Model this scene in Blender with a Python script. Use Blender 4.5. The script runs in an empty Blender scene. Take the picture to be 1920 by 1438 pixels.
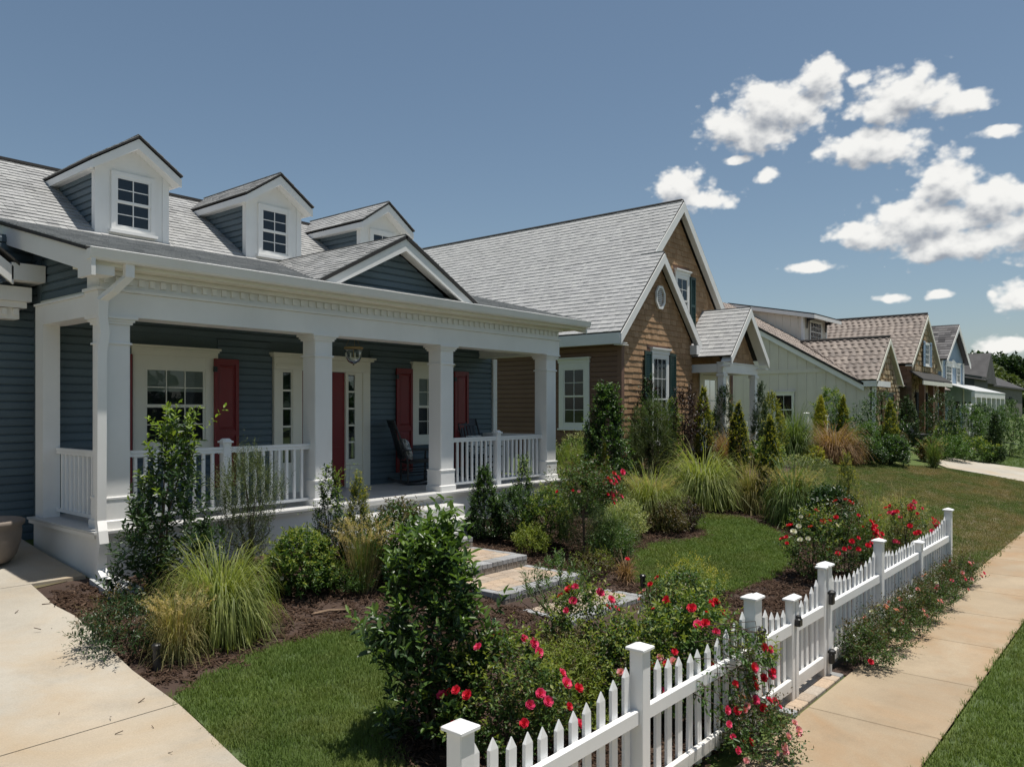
import bpy, math, random
import numpy as np
from mathutils import Vector, Matrix
from mathutils.geometry import delaunay_2d_cdt
random.seed(7)
RNG = np.random.default_rng(11)
R = math.radians
sc = bpy.context.scene
COL = sc.collection

# ------------------------------------------------------------ camera, sky, sun
EYE = Vector((0, 0, 2.65))
cam = bpy.data.cameras.new('camera')
cam.lens = 36 * 1477 / 1920
cam.sensor_width = 36
cam.shift_y = 0.0255
cam.clip_end = 5000
co = bpy.data.objects.new('camera', cam)
co.location = EYE
co.rotation_euler = (R(90), 0, R(-50))
COL.objects.link(co)
sc.camera = co

SUN = Vector((.42, -.64, 3.77)).normalized()
SKY_STRENGTH = 0.125
sun = bpy.data.lights.new('sun', 'SUN')
sun.energy = 3.05
sun.angle = R(.53)
sun.color = (1, .955, .88)
so = bpy.data.objects.new('sun', sun)
so.rotation_euler = (-SUN).to_track_quat('-Z', 'Y').to_euler()
COL.objects.link(so)

w = bpy.data.worlds.new('World')
sc.world = w
w.use_nodes = True
w.cycles.sampling_method = 'MANUAL'
w.cycles.sample_map_resolution = 384
nt = w.node_tree
nt.nodes.clear()


def N(nt, t, **k):
    n = nt.nodes.new(t)
    for a, b in k.items():
        if a == 'inp':
            for i, v in b.items():
                n.inputs[i].default_value = v
        else:
            setattr(n, a, b)
    return n


def mth(nt, op, a, b=None, c=None, clamp=False):
    n = nt.nodes.new('ShaderNodeMath')
    n.operation = op
    n.use_clamp = clamp
    for i, x in enumerate((a, b, c)):
        if x is None:
            continue
        if isinstance(x, (int, float)):
            n.inputs[i].default_value = x
        else:
            nt.links.new(x, n.inputs[i])
    return n.outputs[0]


def mixc(nt, f, a, b, bt='MIX'):
    n = nt.nodes.new('ShaderNodeMix')
    n.data_type = 'RGBA'
    n.blend_type = bt
    for i, x in ((0, f), (6, a), (7, b)):
        if isinstance(x, (int, float)):
            n.inputs[i].default_value = x
        elif isinstance(x, tuple):
            n.inputs[i].default_value = (*x[:3], 1)
        else:
            nt.links.new(x, n.inputs[i])
    return n.outputs[2]


def mapr(nt, v, a, b, c=0.0, d=1.0, smooth=False):
    n = nt.nodes.new('ShaderNodeMapRange')
    n.interpolation_type = 'SMOOTHSTEP' if smooth else 'LINEAR'
    n.clamp = True
    for i, x in zip((1, 2, 3, 4), (a, b, c, d)):
        n.inputs[i].default_value = x
    nt.links.new(v, n.inputs[0])
    return n.outputs[0]


# cumulus in the sky: azimuth, elevation, half-width, half-height in degrees
CLOUDS = [(24.5, 19.0, 2.14, 1.19), (21.3, 19.9, 3.8, 1.86), (18.6, 21.3, 1.73, 1.3), (22.5, 18.3, 2.44, 1.13), (13.4, 19.7, 3.31, 1.46),
          (15.0, 19.1, 1.94, 1.12), (10.7, 18.7, 2.02, 0.79), (15.3, 16.8, 3.24, 1.28), (11.1, 14.1, 2.1, 1.96), (12.2, 11.9, 4.77, 1.63),
          (8.5, 12.5, 2.87, 1.5), (15.0, 11.4, 2.65, 1.21), (6.4, 10.9, 2.67, 1.88), (10.7, 10.5, 4.5, 1.11), (28.1, 15.5, 2.14, 1.26),
          (26.6, 14.4, 2.68, 0.78), (22.1, 15.8, 0.84, 0.48), (19.1, 9.6, 1.84, 0.42), (14.3, 7.2, 1.19, 0.31), (11.6, 7.3, 0.95, 0.37),
          (7.1, 6.7, 1.61, 0.9), (16.3, 21.0, 0.9, 0.49), (8.1, 16.7, 1.32, 0.39), (8.1, 4.0, 1.91, 0.65), (23.9, 16.9, 1.07, 0.34),
          # the same weather round the rest of the horizon
          (-20, 14, 5, 2), (-27, 11, 4, 1.4), (-50, 19, 6, 2.2), (-85, 10, 5, 1.6), (-120, 17, 6, 2.2), (-150, 9, 4, 1.2), (150, 14, 5, 1.8), (120, 9, 4, 1.1)]


def cloud_group():
    g = bpy.data.node_groups.new('cloud_field', 'ShaderNodeTree')
    g.interface.new_socket('v', in_out='INPUT', socket_type='NodeSocketVector')
    g.interface.new_socket('f', in_out='OUTPUT', socket_type='NodeSocketFloat')
    i = g.nodes.new('NodeGroupInput')
    o = g.nodes.new('NodeGroupOutput')
    cur = None
    for a, e, ww, hh in CLOUDS:
        m = N(g, 'ShaderNodeVectorMath', operation='MULTIPLY_ADD')
        g.links.new(i.outputs[0], m.inputs[0])
        m.inputs[1].default_value = (1 / (ww * 1.6), 1 / (hh * 1.6), 0)
        m.inputs[2].default_value = (-a / (ww * 1.6), -e / (hh * 1.6), 0)
        l = N(g, 'ShaderNodeVectorMath', operation='LENGTH')
        g.links.new(m.outputs[0], l.inputs[0])
        cur = l.outputs['Value'] if cur is None else mth(g, 'SMOOTH_MIN', cur, l.outputs['Value'], .18)
    base = mth(g, 'SUBTRACT', 1.0, cur)
    base = mth(g, 'MAXIMUM', base, -2.0)
    sv = N(g, 'ShaderNodeVectorMath', operation='MULTIPLY')
    g.links.new(i.outputs[0], sv.inputs[0])
    sv.inputs[1].default_value = (1, 1.35, 1)
    n1 = N(g, 'ShaderNodeTexNoise', inp={'Scale': .42, 'Detail': 6.0, 'Roughness': .5, 'Lacunarity': 2.1})
    g.links.new(sv.outputs[0], n1.inputs['Vector'])
    v1 = N(g, 'ShaderNodeTexVoronoi', feature='SMOOTH_F1', inp={'Scale': .95, 'Smoothness': .8, 'Detail': 2.0, 'Roughness': .5})
    g.links.new(sv.outputs[0], v1.inputs['Vector'])
    k = mth(g, 'MULTIPLY', mth(g, 'SUBTRACT', n1.outputs['Fac'], .5), .95)
    k2 = mth(g, 'MULTIPLY', mth(g, 'SUBTRACT', .42, v1.outputs['Distance']), .45)
    f = mth(g, 'ADD', base, mth(g, 'ADD', k, k2))
    g.links.new(f, o.inputs[0])
    return g


sky = N(nt, 'ShaderNodeTexSky', sky_type='NISHITA', sun_disc=False, sun_elevation=math.asin(SUN.z),
        sun_rotation=math.atan2(SUN.x, SUN.y), altitude=200.0, air_density=1.0, dust_density=1.1, ozone_density=1.0)
hs = N(nt, 'ShaderNodeHueSaturation', inp={'Saturation': .96, 'Value': .425, 'Hue': .491})
nt.links.new(sky.outputs[0], hs.inputs['Color'])
tc = N(nt, 'ShaderNodeTexCoord')
sx = N(nt, 'ShaderNodeSeparateXYZ')
nt.links.new(tc.outputs['Generated'], sx.inputs[0])
az = mth(nt, 'MULTIPLY', mth(nt, 'ARCTAN2', sx.outputs[1], sx.outputs[0]), 57.2958)
el = mth(nt, 'MULTIPLY', mth(nt, 'ARCSINE', sx.outputs[2]), 57.2958)
cv = N(nt, 'ShaderNodeCombineXYZ')
nt.links.new(az, cv.inputs[0])
nt.links.new(el, cv.inputs[1])
G_CLOUD = cloud_group()


def field(off):
    a = N(nt, 'ShaderNodeVectorMath', operation='ADD')
    nt.links.new(cv.outputs[0], a.inputs[0])
    a.inputs[1].default_value = off
    g = nt.nodes.new('ShaderNodeGroup')
    g.node_tree = G_CLOUD
    nt.links.new(a.outputs[0], g.inputs[0])
    return g.outputs[0]


f0 = field((0, 0, 0))
f1 = field((-.2, .95, 0))
dens = mapr(nt, f0, .10, .44, smooth=True)
lit = mapr(nt, mth(nt, 'SUBTRACT', mth(nt, 'ADD', mth(nt, 'MULTIPLY', f0, .30), .22), mth(nt, 'MULTIPLY', f1, .70)), -.34, .24, smooth=True)
ccol = mixc(nt, lit, (.34, .37, .42), (1.0, .99, .955))
bg1 = N(nt, 'ShaderNodeBackground', inp={'Strength': SKY_STRENGTH})
nt.links.new(hs.outputs[0], bg1.inputs[0])
bg2 = N(nt, 'ShaderNodeBackground', inp={'Strength': .57})
nt.links.new(ccol, bg2.inputs[0])
mx = N(nt, 'ShaderNodeMixShader')
nt.links.new(mth(nt, 'MULTIPLY', dens, .95), mx.inputs[0])
nt.links.new(bg1.outputs[0], mx.inputs[1])
nt.links.new(bg2.outputs[0], mx.inputs[2])
wo = N(nt, 'ShaderNodeOutputWorld')
nt.links.new(mx.outputs[0], wo.inputs[0])

vs = sc.view_settings
vs.view_transform = 'Standard'
vs.look = 'None'
vs.exposure = 0.74
vs.gamma = 1.0
vs.use_curve_mapping = False
sc.cycles.max_bounces = 7
sc.cycles.diffuse_bounces = 4
sc.cycles.glossy_bounces = 3
sc.cycles.transmission_bounces = 4
sc.cycles.transparent_max_bounces = 8
sc.cycles.use_denoising = True


# ------------------------------------------------------------ materials
def lin(h):
    h = h.lstrip('#')
    out = []
    for i in (0, 2, 4):
        c = int(h[i:i + 2], 16) / 255
        out.append(c / 12.92 if c <= .04045 else ((c + .055) / 1.055) ** 2.4)
    return tuple(out)


def newmat(name):
    m = bpy.data.materials.new(name)
    m.use_nodes = True
    t = m.node_tree
    return m, t, t.nodes['Principled BSDF']


def pos(t):
    return N(t, 'ShaderNodeNewGeometry').outputs['Position']


def noise(t, scale, detail=4.0, rough=.55, vec=None, dist=0.0):
    n = N(t, 'ShaderNodeTexNoise', inp={'Scale': scale, 'Detail': detail, 'Roughness': rough, 'Distortion': dist})
    t.links.new(vec if vec is not None else pos(t), n.inputs['Vector'])
    return n.outputs['Fac']


def stretch(t, s):
    v = N(t, 'ShaderNodeVectorMath', operation='MULTIPLY')
    t.links.new(pos(t), v.inputs[0])
    v.inputs[1].default_value = s
    return v.outputs[0]


def bump(t, b, h, strength=.3, dist=.01):
    n = N(t, 'ShaderNodeBump', inp={'Strength': strength, 'Distance': dist})
    t.links.new(h, n.inputs['Height'])
    t.links.new(n.outputs[0], b.inputs['Normal'])


def ramp(t, f, stops):
    n = N(t, 'ShaderNodeValToRGB')
    e = n.color_ramp.elements
    while len(e) < len(stops):
        e.new(.5)
    for x, (p, c) in zip(e, stops):
        x.position = p
        x.color = (*c, 1)
    t.links.new(f, n.inputs[0])
    return n.outputs[0]


def sc3(c, k):
    return tuple(x * k for x in c)


def paint(name, c, rough=.5, var=.10, scale=1.5, grime=.12, bmp=.08):
    m, t, b = newmat(name)
    a = noise(t, scale, 5)
    f = noise(t, scale * 14, 3)
    col = mixc(t, mapr(t, a, .3, .7), sc3(c, 1 - var), sc3(c, 1 + var * .5))
    g = noise(t, 3.1, 6, .65, stretch(t, (1, 1, .25)))
    col = mixc(t, mapr(t, g, .56, .8, 0, grime), col, sc3((c[0] * .55, c[1] * .5, c[2] * .42), 1))
    t.links.new(col, b.inputs['Base Color'])
    t.links.new(mapr(t, f, .3, .7, rough - .07, rough + .08), b.inputs['Roughness'])
    if bmp:
        bump(t, b, f, bmp, .004)
    return m


def island(name, cols, rough=.85, grain=.35, gscale=60.0, bmp=.5, spec=.3, big=.15):
    """pieces that each take one colour out of a few"""
    m, t, b = newmat(name)
    r = N(t, 'ShaderNodeNewGeometry').outputs['Random Per Island']
    oi = N(t, 'ShaderNodeObjectInfo').outputs['Random']
    f = mth(t, 'FRACT', mth(t, 'ADD', r, oi))
    n = len(cols)
    col = ramp(t, f, [(i / max(1, n - 1), c) for i, c in enumerate(cols)])
    g = noise(t, gscale, 4, .7)
    bgn = noise(t, 1.3, 4)
    col = mixc(t, 1.0, col, ramp(t, g, [(.25, (1 - grain,) * 3), (.75, (1 + grain * .6,) * 3)]), 'MULTIPLY')
    col = mixc(t, 1.0, col, ramp(t, bgn, [(.3, (1 - big,) * 3), (.7, (1 + big,) * 3)]), 'MULTIPLY')
    t.links.new(col, b.inputs['Base Color'])
    b.inputs['Roughness'].default_value = rough
    b.inputs['Specular IOR Level'].default_value = spec
    if bmp:
        bump(t, b, g, bmp, .006)
    return m


def leafmat(name, cols, trans=.35, rough=.48, spec=.35, hue=.12):
    if 'petal' not in name:
        cols = [sc3(c, 1.3 if 'dark' in name or 'purple' in name else 1.55) for c in cols]
    m, t, b = newmat(name)
    r = N(t, 'ShaderNodeNewGeometry').outputs['Random Per Island']
    n = len(cols)
    col = ramp(t, r, [(i / max(1, n - 1), c) for i, c in enumerate(cols)])
    g = noise(t, 5.0, 3)
    col = mixc(t, 1.0, col, ramp(t, g, [(.3, (1 - hue * 1.6, 1 - hue, 1 - hue)), (.7, (1 + hue * 1.3, 1 + hue, 1 - hue * .5))]), 'MULTIPLY')
    t.links.new(col, b.inputs['Base Color'])
    b.inputs['Roughness'].default_value = rough
    b.inputs['Specular IOR Level'].default_value = spec
    tr = N(t, 'ShaderNodeBsdfTranslucent')
    t.links.new(mixc(t, 1.0, col, (1.15, 1.2, .5), 'MULTIPLY'), tr.inputs[0])
    mxx = N(t, 'ShaderNodeMixShader', inp={0: trans})
    t.links.new(b.outputs[0], mxx.inputs[1])
    t.links.new(tr.outputs[0], mxx.inputs[2])
    t.links.new(mxx.outputs[0], t.nodes['Material Output'].inputs[0])
    return m


def glass(name, tint=(.9, .95, .95)):
    m, t, b = newmat(name)
    t.nodes.remove(b)
    gl = N(t, 'ShaderNodeBsdfGlossy', inp={'Color': (.62, .68, .74, 1), 'Roughness': .01})
    tp = N(t, 'ShaderNodeBsdfTransparent', inp={'Color': (*tint, 1)})
    lw = N(t, 'ShaderNodeFresnel', inp={'IOR': 1.5})
    nn = noise(t, 2.5, 2)
    bp = N(t, 'ShaderNodeBump', inp={'Strength': .05, 'Distance': .02})
    t.links.new(nn, bp.inputs['Height'])
    t.links.new(bp.outputs[0], gl.inputs['Normal'])
    mxx = N(t, 'ShaderNodeMixShader')
    t.links.new(mth(t, 'ADD', lw.outputs[0], .03), mxx.inputs[0])
    t.links.new(tp.outputs[0], mxx.inputs[1])
    t.links.new(gl.outputs[0], mxx.inputs[2])
    t.links.new(mxx.outputs[0], t.nodes['Material Output'].inputs[0])
    return m


def concrete(name, c, stain=(.40, .25, .13), amt=.55):
    m, t, b = newmat(name)
    a = noise(t, .9, 6, .6)
    s = noise(t, .55, 6, .62, dist=.6)
    s2 = noise(t, 2.2, 6, .7)
    f = noise(t, 90, 3, .7)
    oi = N(t, 'ShaderNodeObjectInfo').outputs['Random']
    col = mixc(t, mapr(t, a, .35, .68), sc3(c, .88), sc3(c, 1.08))
    col = mixc(t, mapr(t, s, .47, .72, 0, amt), col, stain)
    col = mixc(t, mapr(t, s2, .53, .76, 0, .42), col, sc3(c, .62))
    col = mixc(t, 1.0, col, ramp(t, f, [(.25, (.86,) * 3), (.75, (1.1,) * 3)]), 'MULTIPLY')
    col = mixc(t, 1.0, col, ramp(t, oi, [(0, (.93, .92, .9)), (1, (1.05, 1.05, 1.05))]), 'MULTIPLY')
    t.links.new(col, b.inputs['Base Color'])
    b.inputs['Roughness'].default_value = .85
    b.inputs['Specular IOR Level'].default_value = .25
    bump(t, b, f, .25, .004)
    return m


M = {}
M['white'] = paint('white_paint', (.80, .79, .765), .42, .06)
M['white_metal'] = paint('white_gutter_metal', (.80, .79, .765), .35, .05)
M['white_vinyl'] = paint('white_vinyl', (.82, .815, .80), .38, .05, grime=.2)


def splash_dirt(m):
    t = m.node_tree
    b = t.nodes['Principled BSDF']
    src = b.inputs['Base Color'].links[0].from_socket
    sp_ = N(t, 'ShaderNodeSeparateXYZ')
    t.links.new(pos(t), sp_.inputs[0])
    hgt = mth(t, 'ADD', sp_.outputs[2], mth(t, 'MULTIPLY', noise(t, 6, 5, .7), -.32))
    f = mapr(t, hgt, -.14, .14, .55, 0)
    t.links.new(mixc(t, f, src, (.33, .27, .19)), b.inputs['Base Color'])


splash_dirt(M['white_vinyl'])
M['cream'] = paint('cream_paint', (.78, .75, .64), .45, .05)
M['porch_floor'] = paint('porch_floor_paint', (.55, .545, .53), .5, .08, grime=.3)
M['blue'] = island('blue_siding', [lin('58676f'), lin('5b6a72'), lin('55636b')], .55, .12, 40, .15, .35, .08)
M['red'] = paint('red_shutter_paint', (.19, .016, .018), .4, .10)
M['brown_lap'] = island('brown_siding', [lin('785d4f'), lin('7c6153'), lin('73594c')], .65, .14, 40, .2, .25, .08)
M['shake'] = island('cedar_shake', [lin('a88868'), lin('9d7d5f'), lin('b29273'), lin('937558')], .75, .28, 55, .5, .2, .1)
M['shingle'] = island('grey_asphalt_shingle', [lin('a2a2a1'), lin('a9a9a8'), lin('979796'), lin('b0b0ae'), lin('a5a5a4')], .92, .40, 110, .6, .2, .1)
M['shingle2'] = island('light_grey_asphalt_shingle', [lin('adadac'), lin('b3b3b2'), lin('a6a6a6'), lin('b8b8b6')], .92, .38, 110, .6, .2, .06)
M['shingle3'] = island('mottled_dark_shingle', [lin('5c5a5a'), lin('757373'), lin('464546'), lin('8a8785')], .92, .45, 90, .6, .2, .15)
M['tile'] = island('terracotta_grey_tile', [lin('857a72'), lin('8e8279'), lin('7a7069'), lin('968a80')], .7, .25, 60, .3, .3, .1)
M['ridge'] = paint('dark_ridge', lin('3a3836'), .9)
M['drip'] = paint('dark_drip_edge', lin('2e2c2b'), .7)
M['green'] = paint('green_shutter_paint', lin('16352f'), .45)
M['bb'] = paint('pale_board_and_batten', lin('dad2c5'), .6, .06)
M['stone'] = island('tan_field_stone', [lin('c4ab88'), lin('a38c6e'), lin('d2bc9a'), lin('917d67'), lin('b89f80')], .9, .35, 25, .7, .2, .1)
M['brick'] = island('brown_brick', [lin('7c6552'), lin('6b5547'), lin('8a7260')], .9, .3, 40, .5, .2, .1)
M['ltblue'] = paint('light_blue_siding', lin('8fa3b8'), .6)
M['darksiding'] = paint('dark_siding', lin('34363a'), .6)
M['greystone'] = island('grey_stone_cladding', [lin('8b8680'), lin('6f6b66'), lin('a39d95'), lin('59564f')], .9, .35, 20, .6, .2, .1)
M['metalroof'] = paint('white_metal_roof', (.62, .62, .6), .35)
M['glass'] = glass('window_glass')
M['dark'] = paint('dark_interior', (.012, .012, .012), .8, 0, grime=0, bmp=0)
M['blind'] = paint('roller_blind', (.36, .36, .30), .8)
M['black'] = paint('black_metal', (.012, .012, .013), .4, .05, grime=.05)
M['blackwood'] = paint('black_painted_wood', (.016, .016, .017), .42, .05, grime=.05)
M['wood'] = paint('brown_wood_post', lin('6e4a30'), .7)
M['brass'] = paint('aged_brass', (.30, .22, .10), .35)
M['bulb'] = paint('candle_sleeve', (.7, .68, .6), .5)
M['clear'] = glass('lantern_glass')
M['concrete'] = concrete('driveway_concrete', (.41, .375, .315), (.39, .28, .16), .65)
M['walk'] = concrete('sidewalk_concrete', (.37, .295, .205), (.34, .20, .095), .8)
M['splash'] = concrete('grey_concrete', (.40, .41, .42), (.35, .35, .34), .3)
M['paver_tan'] = island('tan_paver', [(.42, .32, .235), (.36, .30, .24), (.46, .35, .25), (.38, .345, .30)], .9, .3, 45, .5, .25, .08)
M['paver_grey'] = island('grey_paver', [(.30, .30, .30), (.34, .345, .35), (.27, .27, .265)], .9, .3, 45, .5, .25, .08)
M['paver_side'] = island('weathered_paver', [(.34, .28, .22), (.28, .25, .215), (.37, .31, .25)], .9, .4, 35, .6, .25, .1)
M['terracotta'] = paint('weathered_terracotta', lin('857a70'), .85, .2, 4, .4)
M['curb'] = concrete('kerb_concrete', (.45, .44, .41), amt=.2)


def simple(name, c, rough=.9):
    m, t, b = newmat(name)
    a = noise(t, 3, 6, .6)
    f = noise(t, 40, 4, .7)
    col = mixc(t, mapr(t, a, .3, .7), sc3(c, .75), sc3(c, 1.2))
    t.links.new(col, b.inputs['Base Color'])
    b.inputs['Roughness'].default_value = rough
    bump(t, b, f, .6, .02)
    return m


def cushion():
    m, t, b = newmat('patterned_cushion')
    v = N(t, 'ShaderNodeTexMagic', turbulence_depth=2, inp={'Scale': 9.0, 'Distortion': 1.6})
    tcx = N(t, 'ShaderNodeTexCoord')
    t.links.new(tcx.outputs['Object'], v.inputs['Vector'])
    col = mixc(t, mapr(t, v.outputs['Fac'], .42, .58), (.74, .73, .69), (.26, .27, .26))
    t.links.new(col, b.inputs['Base Color'])
    b.inputs['Roughness'].default_value = .9
    return m


M['cushion'] = cushion()
M['asphalt'] = simple('asphalt', (.09, .088, .083))
M['mulch'] = simple('bark_mulch', (.055, .032, .022))
M['bark'] = island('bark_chip', [(.075, .045, .03), (.05, .028, .018), (.10, .064, .043), (.036, .02, .014), (.15, .10, .07)], .9, .4, 80, .4, .15, .1)
M['stick'] = simple('pale_stick', (.25, .17, .11))


def grassmat(name, a, b_, dry, lo, hi, trans=.3):
    m, t, b = newmat(name)
    r = N(t, 'ShaderNodeNewGeometry').outputs['Random Per Island']
    col = ramp(t, r, [(0, a), (.5, b_), (1, sc3(a, 1.25))])
    n1 = noise(t, .55, 5, .6, stretch(t, (.6, 1.5, 1)), .4)
    n2 = noise(t, 2.0, 4, .6)
    f = mapr(t, mth(t, 'ADD', mth(t, 'MULTIPLY', n1, .7), mth(t, 'MULTIPLY', n2, .3)), lo, hi)
    col = mixc(t, f, col, dry)
    n3 = noise(t, 1.4, 3)
    col = mixc(t, 1.0, col, ramp(t, n3, [(.3, (.8, .85, .8)), (.7, (1.18, 1.12, 1.1))]), 'MULTIPLY')
    t.links.new(col, b.inputs['Base Color'])
    b.inputs['Roughness'].default_value = .6
    b.inputs['Specular IOR Level'].default_value = .2
    tr = N(t, 'ShaderNodeBsdfTranslucent')
    t.links.new(mixc(t, 1.0, col, (1.1, 1.15, .5), 'MULTIPLY'), tr.inputs[0])
    mxx = N(t, 'ShaderNodeMixShader', inp={0: trans})
    t.links.new(b.outputs[0], mxx.inputs[1])
    t.links.new(tr.outputs[0], mxx.inputs[2])
    t.links.new(mxx.outputs[0], t.nodes['Material Output'].inputs[0])
    return m


M['grass_green'] = grassmat('lush_grass', (.105, .165, .040), (.145, .20, .050), (.20, .19, .07), .48, .85)
M['grass_dry'] = grassmat('patchy_grass', (.10, .155, .042), (.135, .175, .052), (.30, .225, .115), .42, .67)
M['soil'] = simple('lawn_soil', (.075, .11, .034))
M['soil_dry'] = simple('dry_lawn_soil', (.12, .10, .05))
M['terrain'] = grassmat('far_grass', (.075, .11, .03), (.09, .125, .034), (.17, .14, .065), .5, .8, .0)

# ------------------------------------------------------------ helpers


def link(name, me, parent=None, mats=(), loc=None):
    o = bpy.data.objects.new(name, me)
    COL.objects.link(o)
    if me is not None and hasattr(me, 'materials'):
        for m in mats:
            if m.name not in me.materials:
                me.materials.append(m)
    if parent:
        o.parent = parent
    if loc is not None:
        o.location = loc
    return o


BASE = {}


def base_of(o):
    while o is not None:
        if o.name in BASE:
            return BASE[o.name]
        o = o.parent
    return Vector((0, 0, 0))


def thing(name, label, cat, loc, group=None):
    o = bpy.data.objects.new(name, None)
    COL.objects.link(o)
    o.location = loc
    o.empty_display_size = .2
    BASE[o.name] = Vector(loc)
    o['label'] = label
    o['category'] = cat
    if group:
        o['group'] = group
    return o


def tag(o, label=None, cat=None, group=None, kind=None):
    if label:
        o['label'] = label
    if cat:
        o['category'] = cat
    if group:
        o['group'] = group
    if kind:
        o['kind'] = kind
    return o


X, Y, Z = Vector((1, 0, 0)), Vector((0, 1, 0)), Vector((0, 0, 1))


class MB:
    def __init__(s):
        s.v = []
        s.f = []
        s.marks = []

    def add(s, pts, faces):
        n = len(s.v)
        s.marks.append((n, len(s.f)))
        s.v += [tuple(p) for p in pts]
        s.f += [tuple(i + n for i in f) for f in faces]
        return s

    def box(s, x0, x1, y0, y1, z0, z1):
        return s.ubox(Vector((0, 0, 0)), X, Y, Z, x0, x1, y0, y1, z0, z1)

    def ubox(s, O, U, V, W, u0, u1, v0, v1, w0, w1):
        p = [O + U * u + V * v + W * w for w in (w0, w1) for v in (v0, v1) for u in (u0, u1)]
        f = [(0, 2, 3, 1), (4, 5, 7, 6), (0, 1, 5, 4), (2, 6, 7, 3), (0, 4, 6, 2), (1, 3, 7, 5)]
        return s.add(p, f)

    def cbox(s, x0, x1, y0, y1, z0, z1, c=.008):
        """box with chamfered vertical edges and top"""
        def ring(i, z):
            return [(x0 + i + c, y0 + i, z), (x1 - i - c, y0 + i, z), (x1 - i, y0 + i + c, z), (x1 - i, y1 - i - c, z),
                    (x1 - i - c, y1 - i, z), (x0 + i + c, y1 - i, z), (x0 + i, y1 - i - c, z), (x0 + i, y0 + i + c, z)]
        p = ring(0, z0) + ring(0, z1 - c) + ring(c, z1)
        f = [tuple(reversed(range(8))), tuple(range(16, 24))]
        for k in (0, 8):
            for i in range(8):
                j = (i + 1) % 8
                f.append((k + i, k + j, k + 8 + j, k + 8 + i))
        return s.add(p, f)

    def prism(s, poly, D):
        """closed prism: polygon of points pushed along vector D"""
        n = len(poly)
        poly = [Vector(p) for p in poly]
        p = poly + [q + D for q in poly]
        f = [tuple(reversed(range(n))), tuple(range(n, 2 * n))]
        for i in range(n):
            j = (i + 1) % n
            f.append((i, j, n + j, n + i))
        return s.add(p, f)

    def quad(s, a, b, c, d):
        return s.add([a, b, c, d], [(0, 1, 2, 3)])

    def tube(s, pts, rad, n=6, cap=True):
        pts = [Vector(p) for p in pts]
        if not isinstance(rad, (list, tuple)):
            rad = [rad] * len(pts)
        st = len(s.v)
        s.marks.append((st, len(s.f)))
        for i, p in enumerate(pts):
            d = (pts[min(i + 1, len(pts) - 1)] - pts[max(i - 1, 0)]).normalized()
            a = d.cross(Z if abs(d.z) < .9 else X).normalized()
            b = d.cross(a)
            for k in range(n):
                t = 2 * math.pi * k / n
                s.v.append(tuple(p + (a * math.cos(t) + b * math.sin(t)) * rad[i]))
        for i in range(len(pts) - 1):
            for k in range(n):
                j = (k + 1) % n
                s.f.append((st + i * n + k, st + i * n + j, st + (i + 1) * n + j, st + (i + 1) * n + k))
        if cap:
            s.f.append(tuple(st + k for k in reversed(range(n))))
            e = st + (len(pts) - 1) * n
            s.f.append(tuple(e + k for k in range(n)))
        return s

    def rtube(s, pts, wx, wd, side=X):
        """rectangular section tube, e.g. a downspout"""
        pts = [Vector(p) for p in pts]
        st = len(s.v)
        for i, p in enumerate(pts):
            d = (pts[min(i + 1, len(pts) - 1)] - pts[max(i - 1, 0)]).normalized()
            b = d.cross(side).normalized()
            for (u, v) in ((-1, -1), (1, -1), (1, 1), (-1, 1)):
                s.v.append(tuple(p + side * (u * wx / 2) + b * (v * wd / 2)))
        for i in range(len(pts) - 1):
            for k in range(4):
                j = (k + 1) % 4
                s.f.append((st + i * 4 + k, st + i * 4 + j, st + i * 4 + 4 + j, st + i * 4 + 4 + k))
        s.f.append((st, st + 3, st + 2, st + 1))
        e = st + (len(pts) - 1) * 4
        s.f.append((e, e + 1, e + 2, e + 3))
        return s

    def lathe(s, prof, c, n=24):
        st = len(s.v)
        c = Vector(c)
        for r, z in prof:
            for k in range(n):
                t = 2 * math.pi * k / n
                s.v.append((c.x + r * math.cos(t), c.y + r * math.sin(t), c.z + z))
        for i in range(len(prof) - 1):
            for k in range(n):
                j = (k + 1) % n
                s.f.append((st + i * n + k, st + i * n + j, st + (i + 1) * n + j, st + (i + 1) * n + k))
        s.f.append(tuple(st + k for k in reversed(range(n))))
        e = st + (len(prof) - 1) * n
        s.f.append(tuple(e + k for k in range(n)))
        return s

    def mesh(s, name, off=Vector((0, 0, 0)), smooth=False):
        me = bpy.data.meshes.new(name)
        me.from_pydata([(a - off.x, b - off.y, c - off.z) for a, b, c in s.v], [], s.f)
        if smooth:
            me.polygons.foreach_set('use_smooth', [True] * len(me.polygons))
        return me

    def build(s, name, mat, parent=None, smooth=False, split=False):
        if not s.v:
            return None
        if split:
            # every added piece becomes a part of its own
            mk = s.marks + [(len(s.v), len(s.f))]
            for (a, fa), (b, fb) in zip(mk, mk[1:]):
                q = MB()
                q.add(s.v[a:b], [tuple(i - a for i in f) for f in s.f[fa:fb]])
                q.build(name, mat, parent, smooth)
            return None
        return link(name, s.mesh(name, base_of(parent), smooth), parent, (mat,))


def np_mesh(name, V, F, mat, parent=None, off=None, smooth=False):
    V = np.asarray(V, dtype=np.float32).reshape(-1, 3)
    F = np.asarray(F, dtype=np.int32)
    k = F.shape[1]
    me = bpy.data.meshes.new(name)
    me.vertices.add(len(V))
    me.vertices.foreach_set('co', V.ravel())
    me.loops.add(F.size)
    me.loops.foreach_set('vertex_index', F.ravel())
    me.polygons.add(len(F))
    me.polygons.foreach_set('loop_start', np.arange(0, F.size, k, dtype=np.int32))
    if smooth:
        me.polygons.foreach_set('use_smooth', np.ones(len(F), dtype=bool))
    me.update(calc_edges=True)
    o = link(name, me, parent, (mat,))
    if len(F) > 200:
        o['kind'] = 'stuff'
    return o


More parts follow.
